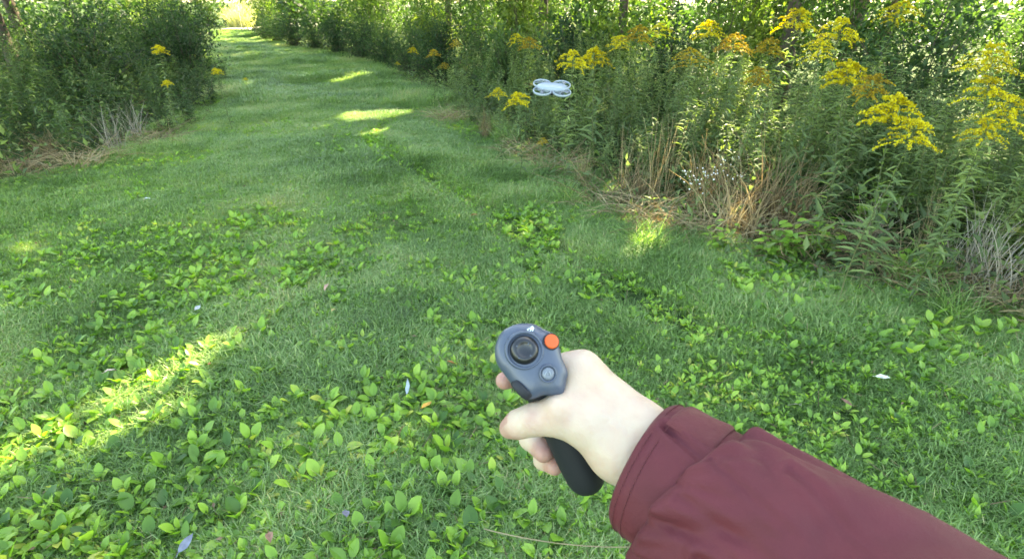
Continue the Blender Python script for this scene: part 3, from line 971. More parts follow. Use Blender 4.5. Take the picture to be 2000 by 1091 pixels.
# ------------------------------------------------------------------ mown grass
def tuft_mesh(seed, n, rad, h, w):
    r = np.random.default_rng(seed)
    mb = MB()
    az = r.uniform(0, 6.28, n)
    q = np.sqrt(r.uniform(0, 1, n)) * rad
    b = np.c_[np.cos(az) * q, np.sin(az) * q, np.full(n, -0.005)]
    la = r.normal(0.6, 1.6, n)
    L_ = h * r.uniform(0.5, 1.25, n)
    ln = r.uniform(0.3, 1.15, n)
    out = np.c_[np.cos(la), np.sin(la), np.zeros(n)]
    p1 = b + out * (L_ * ln * 0.35)[:, None] + np.c_[np.zeros(n), np.zeros(n), L_ * 0.6]
    p2 = b + out * (L_ * ln * 1.0)[:, None] + np.c_[np.zeros(n), np.zeros(n), L_ * (1.0 - 0.35 * ln)]
    sd = np.c_[-np.sin(la), np.cos(la), np.zeros(n)] * (w * r.uniform(.6, 1.3, n) * 0.5)[:, None]
    V = np.stack([b - sd, b + sd, p1 - sd * .8, p1 + sd * .8, p2], 1)
    F = np.array([(0, 1, 3), (0, 3, 2), (2, 3, 4)])[None] + (np.arange(n) * 5)[:, None, None]
    mb.add(V, F, np.repeat(np.clip(r.normal(0.5, 0.2, n), 0, 1), 5))
    return mb.mesh('grass_tuft', M_GRASS)


def rosette_mesh(seed, n, leaf, tmpl=L_BLUNT):
    r = np.random.default_rng(seed)
    mb = MB()
    az = np.arange(n) * 2.4 + r.normal(0, .35, n)
    el = r.uniform(0.1, 1.15, n)
    D = np.c_[np.cos(az) * np.cos(el), np.sin(az) * np.cos(el), np.sin(el)]
    B = basis(D, np.array([0, 0, 1.0]) + r.normal(0, .15, (n, 3)))
    mb.scatter(tmpl, B, D * leaf * 0.42 + np.array([0, 0, 0.01]), leaf * r.uniform(0.65, 1.2, n), np.clip(r.normal(.5, .18, n), 0, 1))
    return mb.mesh('rosette', M_PLANTAIN)


def gn_scatter(name, P, yaw, scl, var, tilt, meshes, label):
    me = bpy.data.meshes.new(name)
    me.vertices.add(len(P))
    me.vertices.foreach_set('co', P.astype(np.float32).ravel())
    for nm, tp, vals in (('yaw', 'FLOAT', yaw), ('scl', 'FLOAT', scl), ('tilt', 'FLOAT', tilt), ('var', 'INT', var)):
        at = me.attributes.new(nm, tp, 'POINT')
        at.data.foreach_set('value', vals.astype(np.float32 if tp == 'FLOAT' else np.int32))
    o = bpy.data.objects.new(name, me)
    COL.objects.link(o)
    src = bpy.data.collections.new(name + '_sources')
    for i, m in enumerate(meshes):
        so = bpy.data.objects.new('%s_piece_%02d' % (name, i), m)
        src.objects.link(so)
    ng = bpy.data.node_groups.new(name, 'GeometryNodeTree')
    ng.interface.new_socket('Geometry', in_out='INPUT', socket_type='NodeSocketGeometry')
    ng.interface.new_socket('Geometry', in_out='OUTPUT', socket_type='NodeSocketGeometry')
    nd, lk = ng.nodes, ng.links
    gi, go = nd.new('NodeGroupInput'), nd.new('NodeGroupOutput')
    ci = nd.new('GeometryNodeCollectionInfo')
    ci.inputs['Collection'].default_value = src
    ci.inputs['Separate Children'].default_value = True
    ci.inputs['Reset Children'].default_value = True
    iop = nd.new('GeometryNodeInstanceOnPoints')
    iop.inputs['Pick Instance'].default_value = True

    def attr(nm, tp):
        a_ = nd.new('GeometryNodeInputNamedAttribute')
        a_.data_type = tp
        a_.inputs['Name'].default_value = nm
        return [s for s in a_.outputs if s.enabled and s.name == 'Attribute'][0]
    cx_ = nd.new('ShaderNodeCombineXYZ')
    lk.new(attr('tilt', 'FLOAT'), cx_.inputs[0])
    lk.new(attr('yaw', 'FLOAT'), cx_.inputs[2])
    lk.new(gi.outputs[0], iop.inputs['Points'])
    lk.new(ci.outputs[0], iop.inputs['Instance'])
    lk.new(attr('var', 'INT'), iop.inputs['Instance Index'])
    lk.new(cx_.outputs[0], iop.inputs['Rotation'])
    lk.new(attr('scl', 'FLOAT'), iop.inputs['Scale'])
    lk.new(iop.outputs[0], go.inputs[0])
    md = o.modifiers.new('scatter', 'NODES')
    md.node_group = ng
    return tag(o, label, None, None, 'stuff')


def vnoise(x, y, s, seed):
    """smooth lattice noise, about -1 .. 1"""
    r_ = np.random.default_rng(seed)
    tab = r_.uniform(-1, 1, (64, 64))
    v = np.zeros_like(x)
    for o_, a_ in ((1.0, 0.7), (2.1, 0.4)):
        ang_ = 0.6 * o_
        u = (x * math.cos(ang_) + y * math.sin(ang_)) * s * o_ * 0.5 + 500
        w_ = (y * math.cos(ang_) - x * math.sin(ang_)) * s * o_ * 0.5 + 500
        iu, iw = np.floor(u).astype(int), np.floor(w_).astype(int)
        fu, fw = u - iu, w_ - iw
        fu, fw = fu * fu * (3 - 2 * fu), fw * fw * (3 - 2 * fw)
        T = lambda a, b: tab[a % 64, b % 64]
        v += a_ * ((T(iu, iw) * (1 - fu) + T(iu + 1, iw) * fu) * (1 - fw) + (T(iu, iw + 1) * (1 - fu) + T(iu + 1, iw + 1) * fu) * fw)
    return v


def path_points(n, ymin, ymax, bias, over=0.5, seed=1):
    r_ = np.random.default_rng(seed)
    y_ = ymin + (ymax - ymin) * r_.uniform(0, 1, n) ** bias
    dep = y_ * CP + 1.6 * SP
    half = 0.95 * dep + 0.3
    lo, hi = np.maximum(edge_l(y_) - over, -half), np.minimum(edge_r(y_) + over, half)
    x_ = lo + (hi - lo) * r_.uniform(0, 1, n)
    return x_, y_


RUT = np.array([ground_pt(720, 285), ground_pt(800, 335), ground_pt(950, 420), ground_pt(1200, 560), ground_pt(1500, 760)])[:, :2]


def rut_dist(x, y):
    xr = np.interp(y, RUT[::-1, 1], RUT[::-1, 0])
    return np.abs(x - xr)


def weediness(x, y):
    v = 0.9 * vnoise(x, y, 2.4, 21) + 0.6 * vnoise(x, y, 6.5, 22) + 0.3
    near = np.clip((3.4 - y) / 2.2, 0, 1)
    left = np.clip((-x - 0.1) / 1.2, 0, 1) * np.clip((4.6 - y) / 2.8, 0, 1)
    rutl = np.exp(-(rut_dist(x, y) / 0.45) ** 2) * (y < 7)
    return v * np.clip(1.25 - y / 10, 0.4, 1) + 0.25 * near + 0.3 * np.clip((x - 0.3) / 0.8, 0, 1) * (y < 4.5) + 0.35 * left + 0.3 * rutl - 0.05 * np.clip(y - 4, 0, 4)


xs, ys, sc = [], [], []
for (n, y0, y1, bias, s0) in [(10500, 0.7, 4.2, 1.0, 0.95), (15000, 4.2, 9.5, 1.0, 1.0), (11000, 9.5, 32, 1.1, 1.6)]:
    x_, y_ = path_points(n, y0, y1, bias, 0.55 if y0 < 9 else 0.3, seed=int(n))
    xs.append(x_); ys.append(y_); sc.append(np.full(n, s0))
x, y, s = np.concatenate(xs), np.concatenate(ys), np.concatenate(sc)
r = np.random.default_rng(3)
hgt = 1 + 0.55 * vnoise(x, y, 2.6, 4)
bare = np.hypot(x - ground_pt(255, 715)[0], (y - ground_pt(255, 715)[1]) * 1.5)
rutm = (rut_dist(x, y) < 0.16) & (y > 2.4) & (y < 8)
keep = ~(rutm & (r.uniform(0, 1, len(x)) < 0.5)) & (bare > 0.13)
x, y, s, hgt = x[keep], y[keep], s[keep], hgt[keep]
rutk = np.where((y > 2.4) & (y < 8.5), np.exp(-(rut_dist(x, y) / 0.15) ** 2), 0)
hgt = hgt * (1 - 0.5 * rutk) * np.clip(1.15 - 0.38 * weediness(x, y), 0.7, 1.15)
P = np.c_[x, y, height(x, y)]
tufts = [tuft_mesh(200 + i, 64, 0.075, 0.068, 0.0042) for i in range(6)]
flow = 2.2 * vnoise(x, y, 0.9, 8)
gn_scatter('grass', P, flow + r.normal(0, 0.6, len(x)), s * np.clip(hgt, .5, 1.6) * r.uniform(.8, 1.2, len(x)), r.integers(0, 6, len(x)), r.normal(0, .1, len(x)), tufts,
           'short mown grass carpeting the whole path')

# plantain rosettes: clustered; the largest in view stand as plants of their own, the rest is ground cover
cand_x, cand_y = path_points(56000, 0.9, 12, 1.25, 0.35, seed=77)
w = weediness(cand_x, cand_y)
r = np.random.default_rng(9)
ok = r.uniform(0.2, 2.05, len(w)) < w + 0.3 * vnoise(cand_x, cand_y, 11.0, 23)
cand_x, cand_y = cand_x[ok], cand_y[ok]
chosen, grid = [], {}
for i in range(len(cand_x)):
    gk = (int(cand_x[i] / 0.052 + 1000), int(cand_y[i] / 0.052 + 1000))
    if gk in grid:
        continue
    grid[gk] = 1
    chosen.append(i)
px_, py_ = cand_x[chosen], cand_y[chosen]
size = r.uniform(0.38, 0.9, len(px_)) * np.where(r.uniform(0, 1, len(px_)) < .25, .7, 1) * (0.85 + 0.3 * (vnoise(px_, py_, 1.2, 5) > 0))
depth = py_ * CP + 1.6 * SP
inview = (np.abs(px_) / depth < 0.93)
u_px, v_px = 1000 + px_ / depth * F_PX, 545.5 + (1.6 * CP - py_ * SP) / depth * F_PX
inview &= (v_px < 1110) & ~((u_px > 1150) & (v_px > 560 + 0 * u_px) & (v_px > 780 + (u_px - 1250) * 0.42))
order = np.argsort(-(size / depth) * inview)
solo = order[:290]
solo = solo[np.argsort(depth[solo])]
rest = np.setdiff1d(np.arange(len(px_)), solo)
PLANT_GROUP = 'plantain rosettes in the mown path'


def make_plantain(seed, n, leaf):
    """a rosette whose leaves are objects of their own"""
    r_ = np.random.default_rng(seed)
    o = empty('plantain')
    for k in range(n):
        mb = MB()
        az = k * 2.4 + r_.normal(0, .35)
        el = r_.uniform(0.1, 1.1)
        D = np.array([[math.cos(az) * math.cos(el), math.sin(az) * math.cos(el), math.sin(el)]])
        B = basis(D, np.array([0, 0, 1.0]) + r_.normal(0, .15, (1, 3)))
        L_ = leaf * r_.uniform(0.7, 1.2)
        t = leaf_template(r_.uniform(.42, .68), (0.08, 0.3, 0.58, 0.84), (0.5, 0.95, 1.0, 0.6), r_.uniform(.04, .22), r_.uniform(0, .45), r_.uniform(.004, .016))
        P0 = D * leaf * 0.42 + np.array([0, 0, 0.01])
        tint = float(np.clip(r_.normal(.5, .28), 0, 1))
        mb.scatter(t, B, P0, np.array([L_]), np.array([tint]))
        mb.tube([np.array([0, 0, -0.004]), P0[0] * .5 + np.array([0, 0, .004]), P0[0] + D[0] * L_ * 0.05], [.002, .0016, .0012], 4, tint, cap=False)
        mb.build('leaf', M_PLANTAIN, o, smooth=True)
    return o


pl_protos = [make_plantain(300 + i, n_, lf) for i, (n_, lf) in enumerate([(5, .062), (6, .066), (4, .058), (5, .072), (6, .055), (4, .07)])]
pl_kids = [kid_map(o) for o in pl_protos]
pl_used = [False] * 6
single = [rosette_mesh(400 + i, 6, 0.058) for i in range(4)]
for j, i in enumerate(solo):
    zone = 0 if px_[i] < -0.45 and py_[i] < 2.6 else (1 if py_[i] < 2.6 else 2)
    lab = near_label('broad leaved plantain rosette', px_[i], py_[i], [
        (60, 930, 'in the sunlit streak at lower left'), (380, 740, 'by the tiny red leaf scrap'), (255, 715, 'beside the bare earth'), (120, 620, 'at the left side of the path'),
        (390, 620, 'by the pale grey upright scrap'), (640, 590, 'by the pinkish tan leaf'), (835, 830, 'by the orange yellow leaf'), (880, 735, 'left of the controller'),
        (640, 950, 'in long grass left of the dark violet leaf'), (380, 1060, 'by the bluish leaf at the bottom edge'), (140, 1050, 'in the lower left corner'), (950, 1050, 'by the long dry stalk'),
        (1120, 990, 'below the grip'), (1040, 590, 'above the controller'), (1300, 640, 'in the rut above the wrist'), (1540, 820, 'by the whitish scrap above the sleeve'),
        (1700, 760, 'by the cream scrap at right'), (1560, 620, 'in front of the broadleaf weeds'), (1900, 900, 'at the lower right beside the sleeve'), (930, 450, 'by the reddish leaf in the rut'),
        (600, 470, 'in the far grass by the pale yellow leaf'), (300, 480, 'in the far left grass')])
    if j < 190:
        k = int(r.integers(0, 6))
        if not pl_used[k]:
            o = pl_protos[k]
            pl_used[k] = True
        else:
            o = copy_tree(pl_protos[k], pl_kids[k])
    else:
        o = bpy.data.objects.new('plantain', single[int(r.integers(0, 4))])
        COL.objects.link(o)
    o.location = (float(px_[i]), float(py_[i]), float(height(px_[i], py_[i]) + r.uniform(0.002, 0.014)))
    o.rotation_euler = (float(r.normal(0, .08)), float(r.normal(0, .08)), float(r.uniform(0, 6.28)))
    sc_ = float(size[i])
    o.scale = (sc_, sc_, sc_)
    tag(o, lab, 'plantain', PLANT_GROUP)
cover = [rosette_mesh(420 + i, 6, 0.056) for i in range(5)] + [rosette_mesh(430 + i, 9, 0.026, L_SMALL) for i in range(3)]
cx2, cy2 = path_points(16000, 0.8, 14, 1.1, 0.45, seed=91)
ax, ay = np.concatenate([px_[rest], cx2]), np.concatenate([py_[rest], cy2])
var = np.concatenate([r.integers(0, 5, len(rest)), r.integers(5, 8, len(cx2))])
scl = np.concatenate([size[rest], r.uniform(.7, 1.4, len(cx2))])
gn_scatter('ground_cover', np.c_[ax, ay, height(ax, ay) + r.uniform(0.0, 0.016, len(ax))], r.uniform(0, 6.28, len(ax)), scl, var, r.normal(0, .1, len(ax)), cover,
           'small clover and plantain leaves mixed through the grass')

# thatch and scraps of dead leaf lying in the sward
lx_, ly_ = path_points(6000, 0.9, 10, 1.2, 0.3, seed=55)
r = np.random.default_rng(56)
lit = MB()
Pl = np.c_[lx_, ly_, height(lx_, ly_) + r.uniform(0.012, 0.05, len(lx_))]
Bl = basis(r.normal(0, 1, (len(lx_), 3)) * np.array([1, 1, .3]), unit(r.normal(0, .5, (len(lx_), 3)) + np.array([0, 0, 1])))
k_ = r.uniform(0, 1, len(lx_)) < 0.3
lit.scatter(L_SMALL, Bl[k_], Pl[k_], r.uniform(.012, .03, k_.sum()), np.clip(r.normal(.6, .3, k_.sum()), 0, 1))
lit.scatter(L_FLORET, Bl[~k_], Pl[~k_], np.c_[r.uniform(.0015, .003, (~k_).sum()), r.uniform(.04, .12, (~k_).sum()), np.ones((~k_).sum())], np.clip(r.normal(.7, .25, (~k_).sum()), 0, 1))
tag(lit.build('leaf_litter', M_LITTER), 'brown thatch and leaf scraps lying in the short grass', None, None, 'stuff')

# fallen leaves and bits on the grass
FALLEN = [
    (640, 578, 0.055, (0.5, 0.3, 0.22), 'pinkish tan fallen leaf on the path above the orange one'),
    (218, 733, 0.04, (0.6, 0.45, 0.36), 'pale tan fallen leaf on bare earth at the left'),
    (390, 618, 0.05, (0.36, 0.4, 0.45), 'pale grey upright leaf scrap at the left of the path'),
    (836, 824, 0.05, (0.62, 0.33, 0.06), 'orange yellow fallen leaf left of the thumb'),
    (802, 786, 0.055, (0.34, 0.4, 0.48), 'pale blue grey leaf above the orange yellow one'),
    (926, 436, 0.05, (0.5, 0.25, 0.13), 'small reddish fallen leaf in the wheel rut'),
    (682, 1038, 0.05, (0.2, 0.19, 0.24), 'dark grey violet fallen leaf near the bottom edge'),
    (370, 1080, 0.055, (0.2, 0.22, 0.3), 'bluish grey fallen leaf at the bottom left edge'),
    (882, 735, 0.04, (0.5, 0.22, 0.08), 'rusty leaf scrap left of the controller'),
    (655, 625, 0.035, (0.55, 0.4, 0.14), 'yellowish leaf scrap under the pinkish tan leaf'),
    (415, 728, 0.02, (0.55, 0.12, 0.08), 'tiny red leaf scrap in the sunny plantain patch'),
    (535, 1078, 0.05, (0.32, 0.17, 0.11), 'brown curled leaf at the bottom edge left of centre'),
    (1540, 820, 0.04, (0.36, 0.36, 0.32), 'whitish leaf scrap on the grass above the sleeve'),
    (1640, 822, 0.045, (0.2, 0.11, 0.07), 'dark brown fallen leaf in the grass above the sleeve'),
    (292, 405, 0.05, (0.6, 0.65, 0.55), 'pale upright leaf on the far left of the path'),
    (574, 428, 0.05, (0.65, 0.62, 0.42), 'pale yellow leaf in the far grass'),
    (1710, 775, 0.05, (0.62, 0.6, 0.5), 'cream leaf scrap at the right of the path'),
]
for k, (px, py, s_, col, lab) in enumerate(FALLEN):
    r_ = np.random.default_rng(500 + k)
    p = ground_pt(px, py)
    mb = MB()
    t = leaf_template(0.42, (0.12, 0.35, 0.6, 0.82), (0.55, 1.0, 0.9, 0.5), r_.uniform(.1, .4), r_.uniform(-.4, .4), 0.02)
    V = t[0].copy()
    V[:, 1] -= 0.5
    mb.add(V * s_ * 1.15, t[1])
    mb.tube([np.array([0, -0.5, 0]) * s_ * 1.15, np.array([0.05, -0.72, 0.04]) * s_ * 1.15], [0.0012, 0.0008], 4)
    m = plain_mat('fallen_leaf_%s' % ('warm' if col[0] > col[2] else 'grey'), col, 0.6, 0.3, bump=0.5, bscale=120, col2=tuple(c * 0.7 for c in col), vscale=60)
    o = mb.build('fallen_leaf', m, smooth=True)
    o.location = (p[0], p[1], float(height(p[0], p[1])) + 0.07)
    o.rotation_euler = (r_.normal(0.1, .35), r_.normal(0, .35), r_.uniform(0, 6.28))
    tag(o, lab, 'fallen leaf', 'fallen leaves on the grass')

A, B_, C_ = ground_pt(945, 1032, 0.075), ground_pt(1110, 1075, 0.1), ground_pt(1255, 1066, 0.08)
mb = MB()
s = np.linspace(0, 1, 12)
pts = (1 - s)[:, None] ** 2 * A + (2 * s * (1 - s))[:, None] * B_ + (s ** 2)[:, None] * C_
mb.tube(pts, 0.0022 - 0.0008 * s, 5, 0.7)
tag(mb.build('dry_stalk', M_DRY), 'long thin tan stalk lying on the grass left of the cuff', 'dry stalk')

# ------------------------------------------------------------------ camera drone hovering over the path edge
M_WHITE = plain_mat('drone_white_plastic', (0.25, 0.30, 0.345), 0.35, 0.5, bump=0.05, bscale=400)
M_GREYP = plain_mat('drone_grey_plastic', (0.1, 0.11, 0.13), 0.4, 0.5)
M_PROP = plain_mat('propeller_grey', (0.1, 0.115, 0.135), 0.35, 0.5)
M_BLACK = plain_mat('black_plastic', (0.012, 0.012, 0.014), 0.35, 0.5)
M_LENS = plain_mat('lens_glass', (0.01, 0.01, 0.015), 0.05, 0.8)


def ring_tube(mb, c, rad, minor_r, minor_z, n=40, m=8, zoff=0.0):
    a = np.linspace(0, 2 * math.pi, n, endpoint=False)
    b = np.linspace(0, 2 * math.pi, m, endpoint=False)
    V = np.stack([np.stack([c[0] + np.cos(a) * (rad + minor_r * math.cos(q)), c[1] + np.sin(a) * (rad + minor_r * math.cos(q)), np.full(n, c[2] + zoff + minor_z * math.sin(q))], 1) for q in b], 1)
    F = []
    for i in range(n):
        for j in range(m):
            k, l = (i + 1) % n, (j + 1) % m
            A, B2, C2, D2 = i * m + j, k * m + j, k * m + l, i * m + l
            F += [(A, B2, C2), (A, C2, D2)]
    mb.add(V.reshape(-1, 3), F)


def loft(mb, rings, tint=0.5, caps=True):
    rings = [np.asarray(q, float) for q in rings]
    n = len(rings[0])
    V = np.vstack(rings)
    F = []
    for i in range(len(rings) - 1):
        for j in range(n):
            k = (j + 1) % n
            A, B2, C2, D2 = i * n + j, i * n + k, (i + 1) * n + k, (i + 1) * n + j
            F += [(A, B2, C2), (A, C2, D2)]
    if caps:
        V = np.vstack([V, rings[0].mean(0)[None], rings[-1].mean(0)[None]])
        for j in range(n):
            k = (j + 1) % n
            F += [(len(V) - 2, k, j), (len(V) - 1, (len(rings) - 1) * n + j, (len(rings) - 1) * n + k)]
    return mb.add(V, F, tint)


dp_ = at_range(1078, 172, 2.25)
drone = empty('drone', dp_)
drone.rotation_euler = (R(17), R(3), R(-2))
drone.scale = (0.93, 0.93, 0.93)
tag(drone, 'small white four rotor drone with round propeller guards hovering over the path edge', 'drone')
DX, DY, RR = 0.0405, 0.0335, 0.034
# body: waisted plate with a domed spine
mb = MB()
na = 64
a = np.linspace(0, 2 * math.pi, na, endpoint=False)
bx = 0.064 * np.sign(np.cos(a)) * np.abs(np.cos(a)) ** 0.55
by = 0.043 * np.sign(np.sin(a)) * np.abs(np.sin(a)) ** 0.8
by = by * (0.62 - 0.12 * np.cos(2 * a))
rings = []
for z, k in [(-0.017, 0.55), (-0.016, 0.8), (-0.008, 0.96), (0.002, 1.0), (0.008, 0.95), (0.012, 0.8), (0.0135, 0.5), (0.014, 0.2)]:
    rings.append(np.c_[bx * k, by * k, np.full(na, z)])
loft(mb, rings)
mb.build('body', M_WHITE, drone, smooth=True)
for sx in (-1, 1):
    for sy in (-1, 1):
        c = (sx * DX, sy * DY, 0)
        mb = MB()
        ring_tube(mb, c, RR + 0.002, 0.0023, 0.005, 44, 8)
        for z in (0.0065, -0.0065):
            for k in range(3):
                an = k * math.pi / 3 + 0.3
                p0 = np.array([c[0] + math.cos(an) * RR, c[1] + math.sin(an) * RR, z])
                p1 = np.array([c[0] - math.cos(an) * RR, c[1] - math.sin(an) * RR, z])
                mb.tube([p0, p1], 0.0009, 4)
        gobj = mb.build('propeller_guard', M_WHITE, drone, smooth=True)
        hub = MB()
        hub.tube([np.array([c[0], c[1], -0.009]), np.array([c[0], c[1], 0.004])], 0.0065, 14)
        hub.build('motor', M_GREYP, drone, smooth=True)
        pr = MB()
        a0 = random.uniform(0, 3.1)
        for k in range(3):
            an = a0 + k * 2.094
            d_ = np.array([math.cos(an), math.sin(an), 0]); s_ = np.array([-math.sin(an), math.cos(an), 0])
            u = np.linspace(0.1, 1, 6)
            ch = 0.0125 * np.sin(np.clip(u * 1.1 + 0.25, 0, 1.45)) * np.array([.7, 1, 1.1, 1, .85, .45])
            C = np.array([c[0], c[1], 0.0035]) + d_ * (u * 0.0305)[:, None]
            V = np.concatenate([C - s_ * ch[:, None] * .5 + np.array([0, 0, -.0012]), C + s_ * ch[:, None] * .5 + np.array([0, 0, .0012])])
            F = []
            for i in range(5):
                F += [(i, i + 6, i + 7), (i, i + 7, i + 1)]
            pr.add(V, F)
        pr.tube([np.array([c[0], c[1], 0.002]), np.array([c[0], c[1], 0.0055])], 0.004, 10)
        pr.build('propeller', M_PROP, drone)
mb = MB()
for (z0, r0) in [(0, 0)]:
    loft(mb, [np.c_[0.012 * np.cos(a) * k, np.full(na, yv), 0.009 * np.sin(a) * k - 0.006] for yv, k in [(-0.028, 1), (-0.036, 1), (-0.041, .9), (-0.043, .7)]])
gim = mb.build('camera_gimbal', M_GREYP, drone, smooth=True)
mb = MB()
loft(mb, [np.c_[0.005 * np.cos(a) * k, np.full(na, yv), 0.005 * np.sin(a) * k - 0.006] for yv, k in [(-0.042, 1), (-0.0455, 1), (-0.0465, .7)]])
mb.build('lens', M_LENS, gim, smooth=True)
mb = MB()
loft(mb, [np.c_[0.021 * bx / 0.064 * k, 0.02 * by / 0.043 * k - 0.001, np.full(na, z)] for z, k in [(-0.026, .8), (-0.025, 1), (-0.016, 1)]])
mb.build('battery', M_GREYP, drone, smooth=True)
for sx in (-1, 1):                        # cooling slots and the hatch seam on the back of the body
    mb = MB()
    for k in range(4):
        mb.tube([np.array([sx * 0.008 + sx * k * 0.0042, -0.007, 0.0134 - .0002 * k]), np.array([sx * 0.008 + sx * k * 0.0042, 0.004, 0.0134 - .0002 * k])], 0.0007, 5)
    mb.build('vent', M_GREYP, drone)
mb = MB()
mb.tube(np.array([(-.02, .0095, .0129), (-.01, .0105, .0131), (.01, .0105, .0131), (.02, .0095, .0129)]), 0.0005, 5)
mb.build('seam', M_GREYP, drone)

# ------------------------------------------------------------------ hand-held motion controller
M_CTRL = plain_mat('controller_grey_plastic', (0.055, 0.072, 0.105), 0.34, 0.55, bump=0.06, bscale=900)
M_CTRL_DK = plain_mat('controller_dark_rubber', (0.014, 0.016, 0.02), 0.6, 0.35, bump=0.2, bscale=1200)
M_ORANGE = plain_mat('orange_button_plastic', (0.62, 0.085, 0.008), 0.4, 0.5)
M_LOGO = plain_mat('white_print', (0.7, 0.8, 0.82), 0.5, 0.3)


def cpt(px, py, d):
    return np.array([(px - 1000) / F_PX * d, (py - 545.5) / F_PX * d, d])


CAMM = np.array([[1, 0, 0], [0, -SP, CP], [0, -CP, -SP]], float)      # rows: world x, y, z from right / down / forward


def to_world(P):
    P = np.asarray(P, float).reshape(-1, 3)
    return P @ CAMM.T + np.array([0, 0, CAM_H])


H0 = cpt(1035, 700, 0.425)
NF = unit(np.array([0.04, -0.2, -1.0]))
E1 = unit(np.cross(NF, np.array([0, 1.0, 0])))
E1 = E1 if E1[0] > 0 else -E1
E2 = np.cross(E1, NF)
E2 = E2 if E2[1] > 0 else -E2


def face_pt(px, py, off):
    """the point of the controller's sloping face (off metres proud of it) seen at a pixel"""
    d = np.array([(px - 1000) / F_PX, (py - 545.5) / F_PX, 1.0])
    return d * ((H0 @ NF + off) / (d @ NF))


controller = empty('motion_controller', to_world(cpt(1142, 925, 0.475))[0])
C0 = np.array(controller.location)
tag(controller, 'grey pistol grip motion controller with joystick and orange button held in the hand', 'controller')


def cbuild(mb, name, mat, parent, smooth=True):
    """vertices are in eye coordinates; store them relative to the controller"""
    mb.V = [to_world(v) - C0 for v in mb.V]
    mb.F = [f[:, ::-1] for f in mb.F]
    return mb.build(name, mat, parent, smooth=smooth)


OUT = [(1016, 631), (1042, 632), (1062, 642), (1084, 654), (1092, 676), (1099, 702), (1109, 727), (1106, 746), (1100, 768), (1084, 773), (1062, 772), (1034, 779), (1010, 762), (988, 735), (970, 708), (967, 678), (978, 650), (996, 637)]
OUTP = np.array([face_pt(*q, 0.0) for q in OUT])


def closed_spline(P, m=6):
    n = len(P)
    out = []
    for i in range(n):
        p0, p1, p2, p3 = P[i - 1], P[i], P[(i + 1) % n], P[(i + 2) % n]
        for t in np.arange(m) / m:
            out.append(0.5 * ((2 * p1) + (p2 - p0) * t + (2 * p0 - 5 * p1 + 4 * p2 - p3) * t ** 2 + (3 * p1 - p0 - 3 * p2 + p3) * t ** 3))
    return np.array(out)


OS = closed_spline(OUTP)
cen = OS.mean(0)
rings = []
for off, k, sh in [(0.0098, 0.12, 0), (0.0096, .35, 0), (0.009, .55, 0), (0.0078, .72, 0), (0.0062, .85, 0), (0.004, .94, 0), (0.0015, .99, 0), (-0.002, 1.0, 0), (-0.007, .985, 0), (-0.013, .93, .002),
                   (-0.019, .84, .005), (-0.025, .72, .009), (-0.030, .58, .014), (-0.034, .42, .02)]:
    c_ = cen + E2 * sh + E1 * sh * 0.4
    rings.append(c_ + (OS - cen) * k + NF * off)
mb = MB()
loft(mb, rings)
body = cbuild(mb, 'body', M_CTRL, controller)

# grip: rounded handle from the head down through the fist
ga, gb = cpt(1050, 735, 0.447), cpt(1141, 924, 0.475)
gd = unit(gb - ga)
gs = unit(np.cross(gd, np.array([0, 0, 1.0])))
gu = np.cross(gs, gd)
mb = MB()
rings = []
gl = np.linalg.norm(gb - ga)
a32 = np.linspace(0, 2 * math.pi, 32, endpoint=False)
for t, k in [(0, .8), (.15, .93), (.35, .98), (.6, 1.0), (.85, 1.02), (1.0, 1.0), (1.06, .94), (1.11, .8), (1.145, .58), (1.16, .3)]:
    rings.append(ga + gd * gl * t + (gs[None] * np.cos(a32)[:, None] * 0.0168 + gu[None] * np.sin(a32)[:, None] * 0.0185) * k)
loft(mb, rings)
cbuild(mb, 'grip', M_CTRL_DK, controller)


def skin_off(px, py):
    """how far the domed face stands proud at a pixel"""
    q = face_pt(px, py, 0.0) - cen
    ang_ = np.arctan2((OS - cen) @ E2, (OS - cen) @ E1)
    rad_ = np.hypot((OS - cen) @ E2, (OS - cen) @ E1)
    o_ = np.argsort(ang_)
    k = math.hypot(q @ E1, q @ E2) / np.interp(math.atan2(q @ E2, q @ E1), ang_[o_], rad_[o_], period=2 * math.pi)
    return float(np.interp(k, [0.12, .35, .55, .72, .85, .94, .99, 1.05], [.0098, .0096, .009, .0078, .0062, .004, .0015, -.001]))


def disc_stack(px, py, prof, n=36, tilt=None, seat=False):
    """lathe round the face normal at a pixel; prof = (radius m, height m)"""
    c_ = face_pt(px, py, skin_off(px, py) if seat else 0.0)
    nn, e1, e2 = NF, E1, E2
    if tilt is not None:
        nn = unit(tilt)
        e1 = unit(np.cross(nn, np.array([0, 1.0, 0])))
        e2 = np.cross(e1, nn)
    a_ = np.linspace(0, 2 * math.pi, n, endpoint=False)
    mb = MB()
    loft(mb, [c_ + nn * h + r_ * (e1[None] * np.cos(a_)[:, None] + e2[None] * np.sin(a_)[:, None]) for r_, h in prof])
    return mb


cbuild(disc_stack(1023, 685, [(.0150, .002), (.0150, .0078), (.0147, .0094), (.0142, .0103), (.0135, .0106), (.0127, .0102), (.0120, .009), (.0118, .006), (.0116, .0035)]), 'joystick_collar', M_CTRL, controller)
js = cbuild(disc_stack(1023, 685, [(.0112, .0040), (.0112, .0075), (.0108, .0095), (.0098, .0116), (.0080, .0130), (.0062, .0135), (.0056, .0131), (.0040, .0124), (.0015, .0120)]), 'joystick', plain_mat('joystick_rubber', (0.008, 0.009, 0.011), 0.32, 0.6), controller)
mb = MB()
for k in range(4):
    an = k * math.pi / 2 + .6
    c_ = face_pt(1023, 685, .0135) + (E1 * math.cos(an) + E2 * math.sin(an)) * .0062
    mb.tube([c_ - NF * .001, c_ + NF * .0004], .0007, 6)
cbuild(mb, 'grip_dot', M_CTRL, js)
OT = unit(NF + np.array([0.25, -0.1, 0]))
